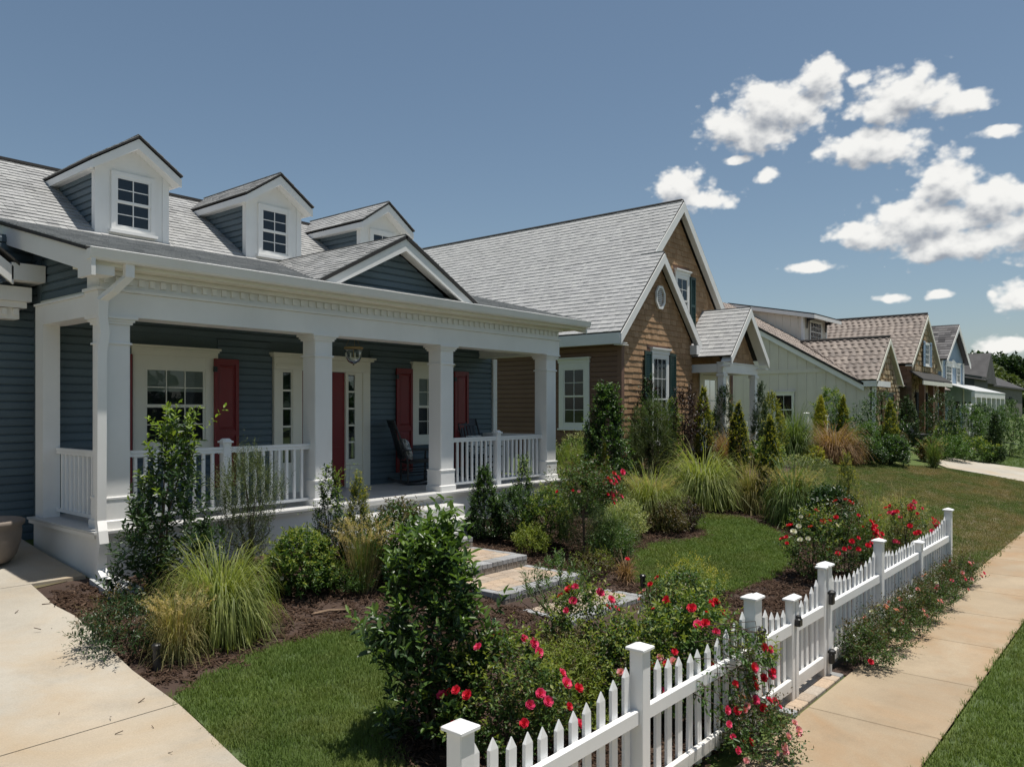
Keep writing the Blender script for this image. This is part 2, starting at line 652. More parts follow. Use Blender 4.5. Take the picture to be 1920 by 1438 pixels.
# ------------------------------------------------------------ terrain
YS = [-50, 2.75, 4.0, 6.0, 8.0, 9.2, 10.7, 11.5, 14, 60]
ZS = [0, 0, .18, .36, .57, .71, .85, .95, 1.1, 1.3]


def h(x, y):
    if y <= YS[0]:
        p = 0.0
    elif y >= YS[-1]:
        p = ZS[-1]
    else:
        p = float(np.interp(y, YS, ZS))
    return p * (1 + .5 * min(1, max(0, (x - 10) / 10)))


def sheet(name, poly, dz, mat, step=.3, parent=None, skirt=0.0, kind=None, hf=h):
    """a sheet that follows the ground inside a polygon, with an optional edge going down"""
    bpts = []
    n = len(poly)
    for i in range(n):
        a, b = Vector(poly[i]), Vector(poly[(i + 1) % n])
        k = max(1, int((b - a).length / step))
        for j in range(k):
            bpts.append(a.lerp(b, j / k))
    xs = [p.x for p in bpts]
    ys = [p.y for p in bpts]
    nb = len(bpts)

    def inside(x, y):
        c = False
        for i in range(n):
            x0, y0 = poly[i]
            x1, y1 = poly[(i + 1) % n]
            if (y0 > y) != (y1 > y) and x < (x1 - x0) * (y - y0) / (y1 - y0) + x0:
                c = not c
        return c
    pts = list(bpts)
    gy = sorted(set(list(np.arange(min(ys), max(ys), step)) + [q for q in YS if min(ys) < q < max(ys)]))
    for x in np.arange(min(xs) + step * .5, max(xs), step):
        for y in gy:
            if inside(x, y):
                pts.append(Vector((x, y)))
    vv, _, ff, *_ = delaunay_2d_cdt(pts, [(i, (i + 1) % nb) for i in range(nb)], [list(range(nb))], 1, 1e-4)
    mb = MB()
    V3 = [(p.x, p.y, hf(p.x, p.y) + dz) for p in vv]
    fs = []
    for f in ff:
        a, b, c = (Vector(V3[i]) for i in f[:3])
        fs.append(tuple(f) if (b - a).cross(c - a).z > 0 else tuple(reversed(f)))
    mb.add(V3, fs)
    if skirt:
        area = sum(bpts[i].x * bpts[(i + 1) % nb].y - bpts[(i + 1) % nb].x * bpts[i].y for i in range(nb))
        for i in range(nb):
            a, b = bpts[i], bpts[(i + 1) % nb]
            if area < 0:
                a, b = b, a
            za, zb = hf(a.x, a.y) + dz, hf(b.x, b.y) + dz
            mb.quad((a.x, a.y, za - skirt), (b.x, b.y, zb - skirt), (b.x, b.y, zb), (a.x, a.y, za))
    o = mb.build(name, mat, parent)
    if kind:
        o['kind'] = kind
    return o


def ground():
    xs = [-900, -300, -100, -40, -15, -5] + list(np.arange(0, 24, 1.0)) + list(np.arange(24, 60, 3)) + [70, 100, 150, 300, 900]
    ys = [-900, -300, -80, -30, -10, -3, 0] + YS[1:-1] + [20, 35, 60, 120, 300, 900]
    mb = MB()
    nx = len(xs)
    for y in ys:
        for x in xs:
            mb.v.append((x, y, h(x, y) - (.02 if -2.9 < y < 2.7 else 0.0)))
    for j in range(len(ys) - 1):
        for i in range(nx - 1):
            a = j * nx + i
            mb.f.append((a, a + 1, a + nx + 1, a + nx))
    o = mb.build('ground', M['terrain'])
    o['kind'] = 'structure'


ground()
# yard of bark mulch
MULCH = [(2.85, 2.72), (2.85, 4.8), (2.94, 5.33), (3.0, 5.82), (3.02, 6.72), (3.18, 8.16), (3.11, 8.57), (3.1, 8.9), (3.12, 9.45), (3.75, 9.45), (3.75, 9.22), (12.9, 9.22), (13.3, 10.6), (16.6, 11.2),
         (24.2, 9.4), (24.5, 8.8), (21.0, 8.1), (17.6, 7.3), (15.3, 5.8), (14.7, 4.4), (15.4, 3.3), (14.6, 2.47), (8.15, 2.46), (8.0, 2.72)]
sheet('mulch_bed', MULCH, .012, M['mulch'], .35, kind='structure')
LAWN_L = [(3.05, 6.05), (3.46, 6.22), (3.97, 6.4), (4.45, 6.44), (4.95, 6.4), (5.35, 6.15), (5.2, 5.5), (4.5, 5.0), (4.0, 4.55), (3.72, 4.15), (3.55, 3.7), (2.9, 3.5), (2.88, 4.8), (2.96, 5.33), (3.02, 5.82)]
LAWN_M = [(13.1, 7.0), (14.3, 7.05), (14.75, 6.5), (14.3, 5.7), (13.6, 5.03), (12.1, 4.55), (11.1, 4.42), (9.95, 4.5), (9.3, 4.75), (9.05, 5.2), (9.35, 5.75), (10.0, 6.1), (10.6, 6.35), (11.5, 6.5), (12.4, 6.15), (13.0, 6.35)]
LAWN_R = [(14.75, 4.3), (15.35, 5.7), (17.6, 7.2), (21.0, 8.0), (24.5, 8.7), (28.6, 7.8), (31.0, 6.2), (30.9, 3.8), (31.0, 2.49), (14.65, 2.49), (15.45, 3.3)]
LAWN_F = [(36.8, 2.62), (36.2, 4.5), (35.6, 6.6), (38, 6.4), (44, 6.2), (60, 6.5), (60, 2.62)]
STRIP = [(3.0, -.6), (3.0, 1.36), (60, 1.36), (60, -.6)]
lawns = []
for poly, soil in ((LAWN_L, 'soil'), (LAWN_M, 'soil'), (LAWN_R, 'soil_dry'), (LAWN_F, 'soil'), (STRIP, 'soil')):
    lawns.append(sheet('lawn', poly, .022, M[soil], .35, kind='structure'))


def tuft(name, n, r, hgt, wid, mat, bend=.5, seed=1):
    g = np.random.default_rng(seed)
    a = g.uniform(0, 2 * np.pi, n)
    q = r * np.sqrt(g.uniform(0, 1, n))
    P = np.stack([q * np.cos(a), q * np.sin(a), np.full(n, -.004)], 1)
    b = g.uniform(0, 2 * np.pi, n)
    L = hgt * g.uniform(.55, 1.2, n)
    k = g.uniform(.1, 1, n) * bend
    D = np.stack([np.cos(b), np.sin(b), np.zeros(n)], 1)
    S = np.stack([-np.sin(b), np.cos(b), np.zeros(n)], 1) * (wid / 2)
    up = np.array([0, 0, 1.0])
    mid = P + up * (L * .55)[:, None] + D * (L * k * .25)[:, None]
    tip = P + up * (L * (1 - .3 * k))[:, None] + D * (L * k * .9)[:, None]
    V = np.stack([P - S, P + S, mid + S * .8, mid - S * .8, tip], 1)
    V = V.reshape(-1, 3)
    i = np.arange(n) * 5
    F = np.concatenate([np.stack([i, i + 1, i + 2], 1), np.stack([i, i + 2, i + 3], 1), np.stack([i + 3, i + 2, i + 4], 1)])
    return V, F


GN_SRC = bpy.data.collections.new('sources')


def src_mesh(name, V, F, mat):
    o = np_mesh(name, V, F, mat)
    me = o.data
    bpy.data.objects.remove(o)
    return me


def scatter(name, host_mesh, src, density, smin, smax, seed, mat, tilt=0.0, zoff=0.0):
    """one stuff object: geometry nodes scatter a small tuft mesh over a copy of the sheet"""
    o = link(name, host_mesh.copy(), None, ())
    o.data.materials.clear()
    o.data.materials.append(mat)
    o['kind'] = 'stuff'
    g = bpy.data.node_groups.new('scatter_' + name, 'GeometryNodeTree')
    g.interface.new_socket('Geometry', in_out='INPUT', socket_type='NodeSocketGeometry')
    g.interface.new_socket('Geometry', in_out='OUTPUT', socket_type='NodeSocketGeometry')
    i = g.nodes.new('NodeGroupInput')
    out = g.nodes.new('NodeGroupOutput')
    d = g.nodes.new('GeometryNodeDistributePointsOnFaces')
    d.inputs['Density'].default_value = density
    d.inputs['Seed'].default_value = seed
    g.links.new(i.outputs[0], d.inputs['Mesh'])
    # source mesh enters through an object info node
    so_ = bpy.data.objects.new('tuft_source', src)
    GN_SRC.objects.link(so_)
    oi = g.nodes.new('GeometryNodeObjectInfo')
    oi.inputs[0].default_value = so_
    ip = g.nodes.new('GeometryNodeInstanceOnPoints')
    g.links.new(d.outputs['Points'], ip.inputs['Points'])
    g.links.new(oi.outputs['Geometry'], ip.inputs['Instance'])
    rr = g.nodes.new('FunctionNodeRandomValue')
    rr.data_type = 'FLOAT_VECTOR'
    rr.inputs[0].default_value = (-tilt, -tilt, 0)
    rr.inputs[1].default_value = (tilt, tilt, 6.283)
    g.links.new(rr.outputs[0], ip.inputs['Rotation'])
    rs = g.nodes.new('FunctionNodeRandomValue')
    rs.data_type = 'FLOAT'
    rs.inputs[2].default_value = smin
    rs.inputs[3].default_value = smax
    rs.inputs['Seed'].default_value = 5
    g.links.new(rs.outputs[1], ip.inputs['Scale'])
    g.links.new(ip.outputs[0], out.inputs[0])
    md = o.modifiers.new('scatter', 'NODES')
    md.node_group = g
    return o


T_NEAR = src_mesh('tuft_a', *tuft('a', 46, .085, .048, .0045, None, .9, 3), M['grass_green'])
T_MID = src_mesh('tuft_b', *tuft('b', 40, .12, .05, .007, None, .9, 4), M['grass_green'])
T_DRY = src_mesh('tuft_c', *tuft('c', 40, .14, .042, .008, None, 1.0, 5), M['grass_dry'])
T_STRIP = src_mesh('tuft_d', *tuft('d', 46, .11, .05, .006, None, .9, 6), M['grass_green'])
for o_, src, dn, mt in ((lawns[0], T_NEAR, 430, 'grass_green'), (lawns[1], T_MID, 260, 'grass_green'), (lawns[2], T_DRY, 120, 'grass_dry'), (lawns[3], T_MID, 25, 'grass_green')):
    scatter('lawn_grass', o_.data, src, dn, .7, 1.25, 3, M[mt], .12)
near_strip = sheet('lawn', [(3.0, -.5), (3.0, 1.36), (13, 1.36), (13, -.5)], .024, M['soil'], .5, kind='structure')
scatter('lawn_grass', near_strip.data, T_STRIP, 190, .7, 1.3, 8, M['grass_green'], .12)


def chips(n, seed):
    g = np.random.default_rng(seed)
    V, F = [], []
    for i in range(n):
        L, W_, T_ = g.uniform(.022, .085), g.uniform(.006, .018), g.uniform(.003, .009)
        a = g.uniform(0, 6.28)
        e = g.normal(0, .35)
        c = np.array([g.uniform(-.13, .13), g.uniform(-.13, .13), g.uniform(.0, .018)])
        u = np.array([np.cos(a) * np.cos(e), np.sin(a) * np.cos(e), np.sin(e)])
        s = np.array([-np.sin(a), np.cos(a), g.normal(0, .3)])
        s /= np.linalg.norm(s)
        nn = np.cross(u, s)
        k = len(V) * 1
        t1 = g.uniform(.5, 1)
        for w_ in (0, 1):
            for (p, q) in ((-1, -1), (1, -t1), (1, t1), (-1, 1)):
                V.append(c + u * p * L / 2 + s * q * W_ / 2 + nn * w_ * T_)
        F += [(k + 4, k + 5, k + 6, k + 7), (k, k + 1, k + 5, k + 4), (k + 1, k + 2, k + 6, k + 5), (k + 2, k + 3, k + 7, k + 6), (k + 3, k, k + 4, k + 7)]
    return np.array(V), np.array(F)


CH = src_mesh('chips', *chips(34, 5), M['bark'])
MULCH_NEAR = [(2.9, 2.76), (2.9, 4.8), (3.0, 5.33), (3.05, 5.82), (3.07, 6.72), (3.22, 8.16), (3.14, 8.57), (3.13, 8.9), (3.15, 9.22), (3.72, 9.36), (3.78, 9.2), (12.5, 9.15), (13, 10.2), (17, 9.8), (17.5, 7.3), (15.2, 5.8), (14.6, 4.3), (14.4, 2.8), (8.5, 2.76)]
mn = sheet('mulch_tmp', MULCH_NEAR, .014, M['mulch'], .16)


def in_poly(x, y, poly):
    c = False
    for i in range(len(poly)):
        x0, y0 = poly[i]
        x1, y1 = poly[(i + 1) % len(poly)]
        if (y0 > y) != (y1 > y) and x < (x1 - x0) * (y - y0) / (y1 - y0) + x0:
            c = not c
    return c


# no bark on the lawns or under the paved path
keep_v = [tuple(v.co) for v in mn.data.vertices]
keep_f = []
for f in mn.data.polygons:
    cx_, cy_ = f.center.x, f.center.y
    if not (in_poly(cx_, cy_, LAWN_L) or in_poly(cx_, cy_, LAWN_M) or (6.95 < cx_ < 8.6 and cy_ < 8.6)):
        keep_f.append(tuple(f.vertices))
mk_ = bpy.data.meshes.new('mulch_kept')
mk_.from_pydata(keep_v, [], keep_f)
mn.data = mk_
scatter('bark_chips', mn.data, CH, 38, .8, 1.3, 2, M['bark'], .1)
bpy.data.objects.remove(mn)

lt_ = sheet('litter_tmp', [(2.2, 4.2), (2.86, 4.2), (2.97, 5.84), (3.0, 6.72), (3.12, 8.0), (3.1, 8.8), (2.3, 8.8)], .054, M['mulch'], .6)
scatter('leaf_litter', lt_.data, src_mesh('litter', *chips(1, 9), M['bark']), 5, .35, .8, 4, M['bark'], .1)
bpy.data.objects.remove(lt_)

# pavements
drive = thing('driveway', 'concrete driveway', 'driveway', (0, 5, .3))
del drive['label'], drive['category']
drive['kind'] = 'structure'
EDGE = [(2.86, 2.5), (2.86, 4.8), (2.93, 5.33), (2.985, 5.84), (3.0, 6.72), (3.1, 7.6), (3.15, 8.16), (3.1, 8.57), (3.12, 8.9), (3.16, 9.28)]


def edge_x(y):
    return float(np.interp(y, [e[1] for e in EDGE], [e[0] for e in EDGE]))


def slab(x0, y0, y1, right=None):
    g = .006
    if right is None:
        r = [(edge_x(y), y) for y in np.linspace(y0 + g, y1 - g, 10)]
    else:
        r = [(right, y0 + g), (right, y1 - g)]
    poly = [(x0, y1 - g), (x0, y0 + g)] + r
    sheet('concrete_slab', poly, .05, M['concrete'], .6, drive, .12)


for (x0, y0, y1) in ((-.6, 2.6, 5.85), (-.6, 5.85, 9.4)):
    slab(x0, y0, y1)
slab(-.6, 9.4, 13.5, 3.72)
for (y0, y1) in ((2.6, 5.85), (5.85, 9.4), (9.4, 13.5)):
    slab(-4.6, y0, y1, -.612)
sheet('joint_sand', [(-4.7, 2.6), (2.85, 2.6), (2.95, 5.84), (3.05, 9.28), (3.7, 9.45), (3.7, 13.4), (-4.7, 13.4)], .02, M['soil_dry'], .8, drive)

side = bpy.data.objects.new('sidewalk', None)
COL.objects.link(side)
side['kind'] = 'structure'
for i in range(-6, 36):
    x0 = 7.0 + 1.52 * i
    mb = MB().cbox(x0 + .006, x0 + 1.514, 1.42, 2.47, -.12, .03, .008)
    c = Vector((x0, 1.4, 0))
    o = link('concrete_slab', mb.mesh('slab', c), side, (M['walk'],), c)
MB().box(-5, 62, 1.42, 2.47, -.1, .018).build('joint_sand', M['soil_dry'], side)
rd = sheet('road', [(-60, -9), (120, -9), (120, -.78), (-60, -.78)], .004, M['asphalt'], 6, kind='structure')
MB().box(-60, 120, -.76, -.6, -.1, .11).build('kerb', M['curb'])['kind'] = 'structure'

# ------------------------------------------------------------ overlapping pieces: shingles, boards, shakes, tiles
CAMP = EYE


class Lay:
    """collects the lapped pieces of one house; the 300 that show largest become objects, the rest one stuff part"""

    def __init__(s, house, name, mat, cap=300, plural=None):
        s.house, s.name, s.mat, s.cap, s.items = house, name, mat, cap, []
        s.plural = plural or name
        s.cache = {}

    def cover(s, part, O, U, V, poly, expo, widths=None, thick=.012, holes=(), lap=.02, jitter=0.0, curve=0.0, vmin=None, mat=None, stagger=True):
        Nn = U.cross(V).normalized()
        vs_ = [p[1] for p in poly]
        v = min(vs_) if vmin is None else vmin
        vmax = max(vs_)
        row = 0

        def iv(vv):
            xs = []
            n = len(poly)
            for i in range(n):
                (a, b), (c, d) = poly[i], poly[(i + 1) % n]
                if abs(b - d) < 1e-9:
                    continue
                lo, hi = (b, d) if b < d else (d, b)
                if lo <= vv <= hi:
                    xs.append(a + (c - a) * (vv - b) / (d - b))
            return (min(xs), max(xs)) if len(xs) >= 2 else None
        while v < vmax - 1e-4:
            v1 = min(v + expo, vmax)
            eps = 1e-5
            A = iv(v + eps)
            B = iv(v1 - eps)
            if A is None or B is None:
                v = v1
                row += 1
                continue
            # pieces on the union of both intervals, clipped by the slanted sides
            L0, R0, L1, R1 = A[0], A[1], B[0], B[1]
            segs = [(min(L0, L1), max(R0, R1))]
            for (a, b, c, d) in holes:
                if v1 <= c + .01 or v >= d - .01:
                    continue
                ns = []
                for (p, q) in segs:
                    if b <= p or a >= q:
                        ns.append((p, q))
                        continue
                    if a - p > .02:
                        ns.append((p, a))
                    if q - b > .02:
                        ns.append((b, q))
                segs = ns
            for (p, q) in segs:
                u = p
                first = True
                while u < q - .004:
                    if widths:
                        wd = random.choice(widths)
                        if first and stagger:
                            wd = wd * random.uniform(.25, 1)
                        e = min(u + wd, q)
                        if q - e < .04:
                            e = q
                    else:
                        e = q
                    gap = .003 if widths else 0
                    a0, a1, b0, b1 = u, u, e - gap, e - gap
                    full = widths and abs((e - u) - wd) < 1e-6 and not first

                    def clip(x, lo, hi):
                        return min(max(x, lo), hi)
                    c0, c1, d0, d1 = clip(a0, L0, R0), clip(a1, L1, R1), clip(b0, L0, R0), clip(b1, L1, R1)
                    if c0 != a0 or c1 != a1 or d0 != b0 or d1 != b1:
                        full = False
                    dj = random.uniform(-jitter, jitter) if jitter else 0
                    th = thick * random.uniform(.75, 1.25) if widths else thick
                    if (d0 - c0) + (d1 - c1) > .01:
                        mid = O + U * ((c0 + d1) / 2) + V * ((v + v1) / 2)
                        to = CAMP - mid
                        sz = ((d0 - c0 + d1 - c1) / 2) * (v1 - v) * abs(to.normalized().dot(Nn)) / max(1, to.length_squared)
                        if to.dot(Nn) <= 0:
                            sz *= .001
                        s.items.append((sz, part, O, U, V, Nn, (c0, d0, c1, d1), v + dj, v1, th, lap, bool(full), curve, mat or s.mat))
                    u = e
                    first = False
            v = v1
            row += 1

    @staticmethod
    def pts(O, U, V, Nn, q, v0, v1, th, lap, curve):
        c0, d0, c1, d1 = q
        k = lap / max(1e-6, (v1 - v0))
        e1, g1 = c1 + (c1 - c0) * k, d1 + (d1 - d0) * k
        P = lambda u, v, n: O + U * u + V * v + Nn * n
        if curve == -1:
            # drop siding: flat face, then a cove and a slot below the next board
            e = v1 - v0
            p = []
            for t, n in ((0, 0), (0, th), (.70, th * .92), (.84, th * .30), (.90, .001), (1.0, .001)):
                p += [P(c0 + (c1 - c0) * t, v0 + e * t, n), P(d0 + (d1 - d0) * t, v0 + e * t, n)]
            f = [(2 * i, 2 * i + 1, 2 * i + 3, 2 * i + 2) for i in range(5)] + [(0, 2, 4, 6, 8, 10), (11, 9, 7, 5, 3, 1)]
            return p, f
        if not curve:
            p = [P(c0, v0, 0), P(d0, v0, 0), P(d0, v0, th), P(c0, v0, th), P(e1, v1 + lap, .001), P(g1, v1 + lap, .001)]
            f = [(3, 2, 5, 4), (0, 1, 2, 3), (0, 3, 4), (1, 5, 2)]
            return p, f
        n = 6
        p = []
        for row_, (a, b, vv, hh) in enumerate(((c0, d0, v0, th), (e1, g1, v1 + lap, .004))):
            for i in range(n + 1):
                t = i / n
                p.append(P(a + (b - a) * t, vv, hh + curve * (math.sin(t * 2 * math.pi - 1.2) * .5 + .5)))
        for i in range(n + 1):
            t = i / n
            p.append(P(c0 + (d0 - c0) * t, v0, 0))
        f = [(i, i + 1, n + 1 + i + 1, n + 1 + i) for i in range(n)]
        f += [(2 * n + 2 + i, 2 * n + 3 + i, i + 1, i) for i in range(n)]
        return p, f

    def finish(s):
        s.items.sort(key=lambda i: -i[0])
        b = base_of(s.house)
        rest = {}
        for k, (sz, part, O, U, V, Nn, q, v0, v1, th, lap, full, curve, mat) in enumerate(s.items):
            if k < s.cap and sz > 0:
                if full:
                    key = (round(q[1] - q[0], 3), round(v1 - v0, 3), round(lap, 3), curve, mat.name)
                    me = s.cache.get(key)
                    if me is None:
                        pp, ff = s.pts(Vector((0, 0, 0)), X, Y, Z, (0, q[1] - q[0], 0, q[1] - q[0]), 0, v1 - v0, th, lap, curve)
                        me = MB().add(pp, ff).mesh(s.name)
                        s.cache[key] = me
                    o = link(s.name, me, part, (mat,))
                    c = O + U * q[0] + V * v0 - b
                    o.matrix_local = Matrix(((U.x, V.x, Nn.x, c.x), (U.y, V.y, Nn.y, c.y), (U.z, V.z, Nn.z, c.z), (0, 0, 0, 1)))
                else:
                    c = O + U * q[0] + V * v0
                    pp, ff = s.pts(O, U, V, Nn, q, v0, v1, th, lap, curve)
                    link(s.name, MB().add(pp, ff).mesh(s.name, c), part, (mat,), c - b)
            else:
                mb = rest.setdefault((part.name, mat.name), (part, mat, MB()))[2]
                mb.add(*s.pts(O, U, V, Nn, q, v0, v1, th, lap, curve))
        for part, mat, mb in rest.values():
            o = mb.build(s.plural, mat, part)
            o['kind'] = 'stuff'


def bbox_uvn(mb, O, U, n, u0, u1, z0, z1, n0, n1):
    return mb.ubox(O, U, n, Z, u0, u1, n0, n1, z0, z1)


def window(house, O, U, Nn, u0, u1, z0, z1, trim=.1, head=0, cols=2, rows=4, frame='white', blind=0.0, sill=True, name='window', tmat=None, simplewin=False):
    """casing u0..u1, z0..z1 on a wall through O; Nn points out of the wall"""
    mb = MB()
    B = lambda *a: bbox_uvn(mb, O, U, Nn, *a)
    B(u0, u0 + trim, z0, z1, 0, .035)
    B(u1 - trim, u1, z0, z1, 0, .035)
    B(u0 + trim, u1 - trim, z1 - trim, z1, 0, .033)
    B(u0 + trim, u1 - trim, z0, z0 + trim * .8, 0, .033)
    if head:
        B(u0 - .02, u1 + .02, z1, z1 + head, 0, .05)
        B(u0 - .05, u1 + .05, z1 + head, z1 + head + .035, 0, .10)
        B(u0 - .03, u1 + .03, z1 + head * .72, z1 + head - .002, .05, .075)
    a0, a1, c0, c1 = u0 + trim, u1 - trim, z0 + trim * .8, z1 - trim
    s = .035 if not simplewin else .03
    cm = (c0 + c1) / 2
    # sashes: the upper one stands proud
    for (lo, hi, n) in ((cm - .012, c1, .026), (c0, cm + .012, .016)):
        B(a0, a0 + s, lo, hi, 0, n)
        B(a1 - s, a1, lo, hi, 0, n)
        B(a0 + s, a1 - s, hi - s, hi, 0, n)
        B(a0 + s, a1 - s, lo, lo + s, 0, n)
    win = mb.build(name, M[frame] if tmat is None else tmat, house)
    MB().ubox(O, U, Nn, Z, a0 + .001, a1 - .001, .001, .003, c0 + .001, c1 - .001).build('interior', M['dark'], win)
    if blind:
        MB().ubox(O, U, Nn, Z, a0 + s, a1 - s, .004, .006, c1 - blind, c1 - s).build('blind', M['blind'], win)
    # panes and the bars between them
    bars = MB()
    for (lo, hi, n) in ((cm - .012 + s, c1 - s, .010), (c0 + s, cm + .012 - s, .008)):
        ww, hh = (a1 - a0 - 2 * s) / cols, (hi - lo) / max(1, rows // 2)
        for i in range(cols):
            for j in range(max(1, rows // 2)):
                p = MB()
                p.quad(O + U * (a0 + s + ww * i) + Z * (lo + hh * j) + Nn * n, O + U * (a0 + s + ww * (i + 1)) + Z * (lo + hh * j) + Nn * n,
                       O + U * (a0 + s + ww * (i + 1)) + Z * (lo + hh * (j + 1)) + Nn * n, O + U * (a0 + s + ww * i) + Z * (lo + hh * (j + 1)) + Nn * n)
                p.build('pane', M['glass'], win)
        for i in range(1, cols):
            bars.ubox(O, U, Nn, Z, a0 + s + ww * i - .007, a0 + s + ww * i + .007, n + .001, n + .010, lo, hi)
        for j in range(1, max(1, rows // 2)):
            bars.ubox(O, U, Nn, Z, a0 + s, a1 - s, n + .001, n + .009, lo + hh * j - .007, lo + hh * j + .007)
    bars.build('glazing_bars', M[frame] if tmat is None else tmat, win)
    if sill:
        MB().ubox(O, U, Nn, Z, u0 - .03, u1 + .03, .0, .07, z0 - .045, z0).build('sill', M[frame] if tmat is None else tmat, win)
    return win


def shutter(house, O, U, Nn, u0, u1, z0, z1, mat, louver=False, open_=0.0):
    mb = MB()
    B = lambda *a: bbox_uvn(mb, O, U, Nn, *a)
    s = .055
    B(u0, u0 + s, z0, z1, .03, .065)
    B(u1 - s, u1, z0, z1, .03, .065)
    zm = z0 + (z1 - z0) * .42
    for (a, b) in ((z0, z0 + .09), (zm - .04, zm + .04), (z1 - .08, z1)):
        B(u0 + s, u1 - s, a, b, .032, .063)
    if louver:
        o = mb.build('shutter', mat, house)
        lm = MB()
        for (a, b) in ((z0 + .09, zm - .04), (zm + .04, z1 - .08)):
            n = int((b - a) / .045)
            for i in range(n):
                z = a + (b - a) * i / n
                p = [O + U * (u0 + s) + Nn * .06 + Z * z, O + U * (u1 - s) + Nn * .06 + Z * z, O + U * (u1 - s) + Nn * .036 + Z * (z + .05), O + U * (u0 + s) + Nn * .036 + Z * (z + .05)]
                lm.quad(*p)
        lo = lm.build('louvers', mat, o)
        lo['kind'] = 'stuff'
        MB().ubox(O, U, Nn, Z, u0 + s, u1 - s, .031, .034, z0 + .09, z1 - .08).build('backing', mat, o)
        return o
    B(u0 + s, u1 - s, z0 + .09, zm - .04, .034, .045)
    B(u0 + s, u1 - s, zm + .04, z1 - .08, .034, .045)
    o = mb.build('shutter', mat, house)
    for (a, b) in ((z0 + .09, zm - .04), (zm + .04, z1 - .08)):
        P = [(u0 + s + .02, a + .02), (u1 - s - .02, a + .02), (u1 - s - .02, b - .02), (u0 + s + .02, b - .02)]
        Q = [(u0 + s + .05, a + .05), (u1 - s - .05, a + .05), (u1 - s - .05, b - .05), (u0 + s + .05, b - .05)]
        pm = MB()
        pm.add([O + U * u + Z * z + Nn * .046 for u, z in P] + [O + U * u + Z * z + Nn * .058 for u, z in Q],
               [(4, 5, 6, 7)] + [(i, (i + 1) % 4, 4 + (i + 1) % 4, 4 + i) for i in range(4)])
        pm.build('raised_panel', mat, o)
    MB().ubox(O, U, Nn, Z, u0 - .03, u0 + .03, .065, .085, z1 - .2, z1 - .12).build('hinge', M['black'], o)
    return o


def slabroof(a, b, c, d, t=.05):
    """thin roof slab under the quad a b c d (eave left, eave right, ridge right, ridge left)"""
    a, b, c, d = map(Vector, (a, b, c, d))
    n = (b - a).cross(d - a).normalized()
    return MB().prism([p - n * t for p in (a, b, c, d)], n * (t - .002))


def rake(mb, p, q, depth, thick, out):
    """barge board from p up to q, hanging down by depth, thick along out"""
    p, q, out = Vector(p), Vector(q), Vector(out)
    return mb.prism([p, q, q - Z * depth, p - Z * depth], out * thick)

# ------------------------------------------------------------ the blue house with the porch
FZ = 1.29            # porch floor
PY = 9.45            # column line
WY = 11.15           # front wall
CX = [4.02, 6.9, 9.4, 12.28]
blue = thing('house', 'blue clapboard house with white columned porch, red shutters and three dormers', 'house', (8.15, 11.0, .9))
siding = Lay(blue, 'siding_board', M['blue'], 300, 'siding_boards')

# walls
wall = MB().box(3.87, 12.6, WY, WY + .15, .6, 4.82).build('wall', M['blue'], blue)
holes = [(1.13, 2.43, 2.05 - .7, 3.75 - .7), (3.36, 5.4, -.1, 2.98), (6.4, 7.52, 2.05 - .7, 2.85)]
siding.cover(wall, Vector((3.87, WY - .001, .7)), X, Z, [(0, FZ - .7), (8.72, FZ - .7), (8.72, 3.3), (0, 3.3)], .107, None, .021, holes, .012, curve=-1)
# gable end above the side beam and the wall behind it
gw = MB().prism([(3.9, 9.42, 3.98), (3.9, WY + .9, 3.98), (3.9, WY + .9, 4.9), (3.9, 9.42, 4.36)], X * .1)
gw.box(3.9, 4.0, WY, WY + 3.4, .8, 3.98)
gw.box(3.9, 4.0, WY + .9, WY + 3.4, 3.98, 4.95)
gwall = gw.build('wall', M['blue'], blue)
siding.cover(gwall, Vector((3.899, 14.5, .0)), -Y, Z, [(0, .95), (3.02, .95), (3.02, 3.985), (5.1, 3.985), (5.1, 4.33), (3.0, 4.86), (0, 4.86)], .107, None, .021, (), .012, curve=-1)
# wing on the left
wg = MB().box(-4, 3.895, 11.5, 11.65, .8, 4.9).build('wall', M['blue'], blue)
siding.cover(wg, Vector((-.6, 11.499, .0)), X, Z, [(0, .95), (4.49, .95), (4.49, 4.88), (0, 4.88)], .107, None, .021, (), .012, curve=-1)
wc = MB()
wc.box(-2, 3.76, 11.15, 11.49, 4.02, 4.20)
wc.box(-2, 3.72, 11.2, 11.49, 3.94, 4.018)
wc.box(-2, 3.66, 11.28, 11.488, 3.80, 3.938)
wc.build('wing_cornice', M['white'], blue, split=True)
dm = MB()
for i in range(9):
    dm.box(3.58 - i * .13, 3.64 - i * .13, 11.24, 11.279, 3.85, 3.93)
for i in range(9):
    pass
dm.build('dentils', M['white'], blue)['kind'] = 'stuff'
pg = MB()
pg.prism([(3.86, 11.0, 4.30), (3.52, 11.0, 4.28), (3.0, 11.0, 5.45), (3.0, 11.0, 5.25), (3.45, 11.0, 4.22), (3.5, 11.0, 4.22)][2:3] + [(3.52, 11.0, 4.44), (3.40, 11.0, 4.30), (2.6, 11.0, 5.75), (2.7, 11.0, 5.95)][0:3] + [(2.75, 11.0, 5.95)], Y * .04)
pg.v, pg.f = [], []
rake(pg, (3.50, 10.98, 4.42), (1.5, 10.98, 6.0), .22, .04, Y)
pg.box(3.48, 3.86, 10.98, 11.49, 4.26, 4.47)
pg.build('wing_rake', M['white'], blue, split=True)
pgw = MB().prism([(3.4, 11.05, 4.21), (3.4, 11.05, 4.25), (1.5, 11.05, 5.75), (-1, 11.05, 4.21)], Y * .1).build('wall', M['blue'], blue)
siding.cover(pgw, Vector((1.0, 11.049, 4.21)), X, Z, [(0, 0), (2.4, 0), (2.38, .06), (.5, 1.5), (0, 1.5)], .107, None, .021, (), .012, curve=-1)
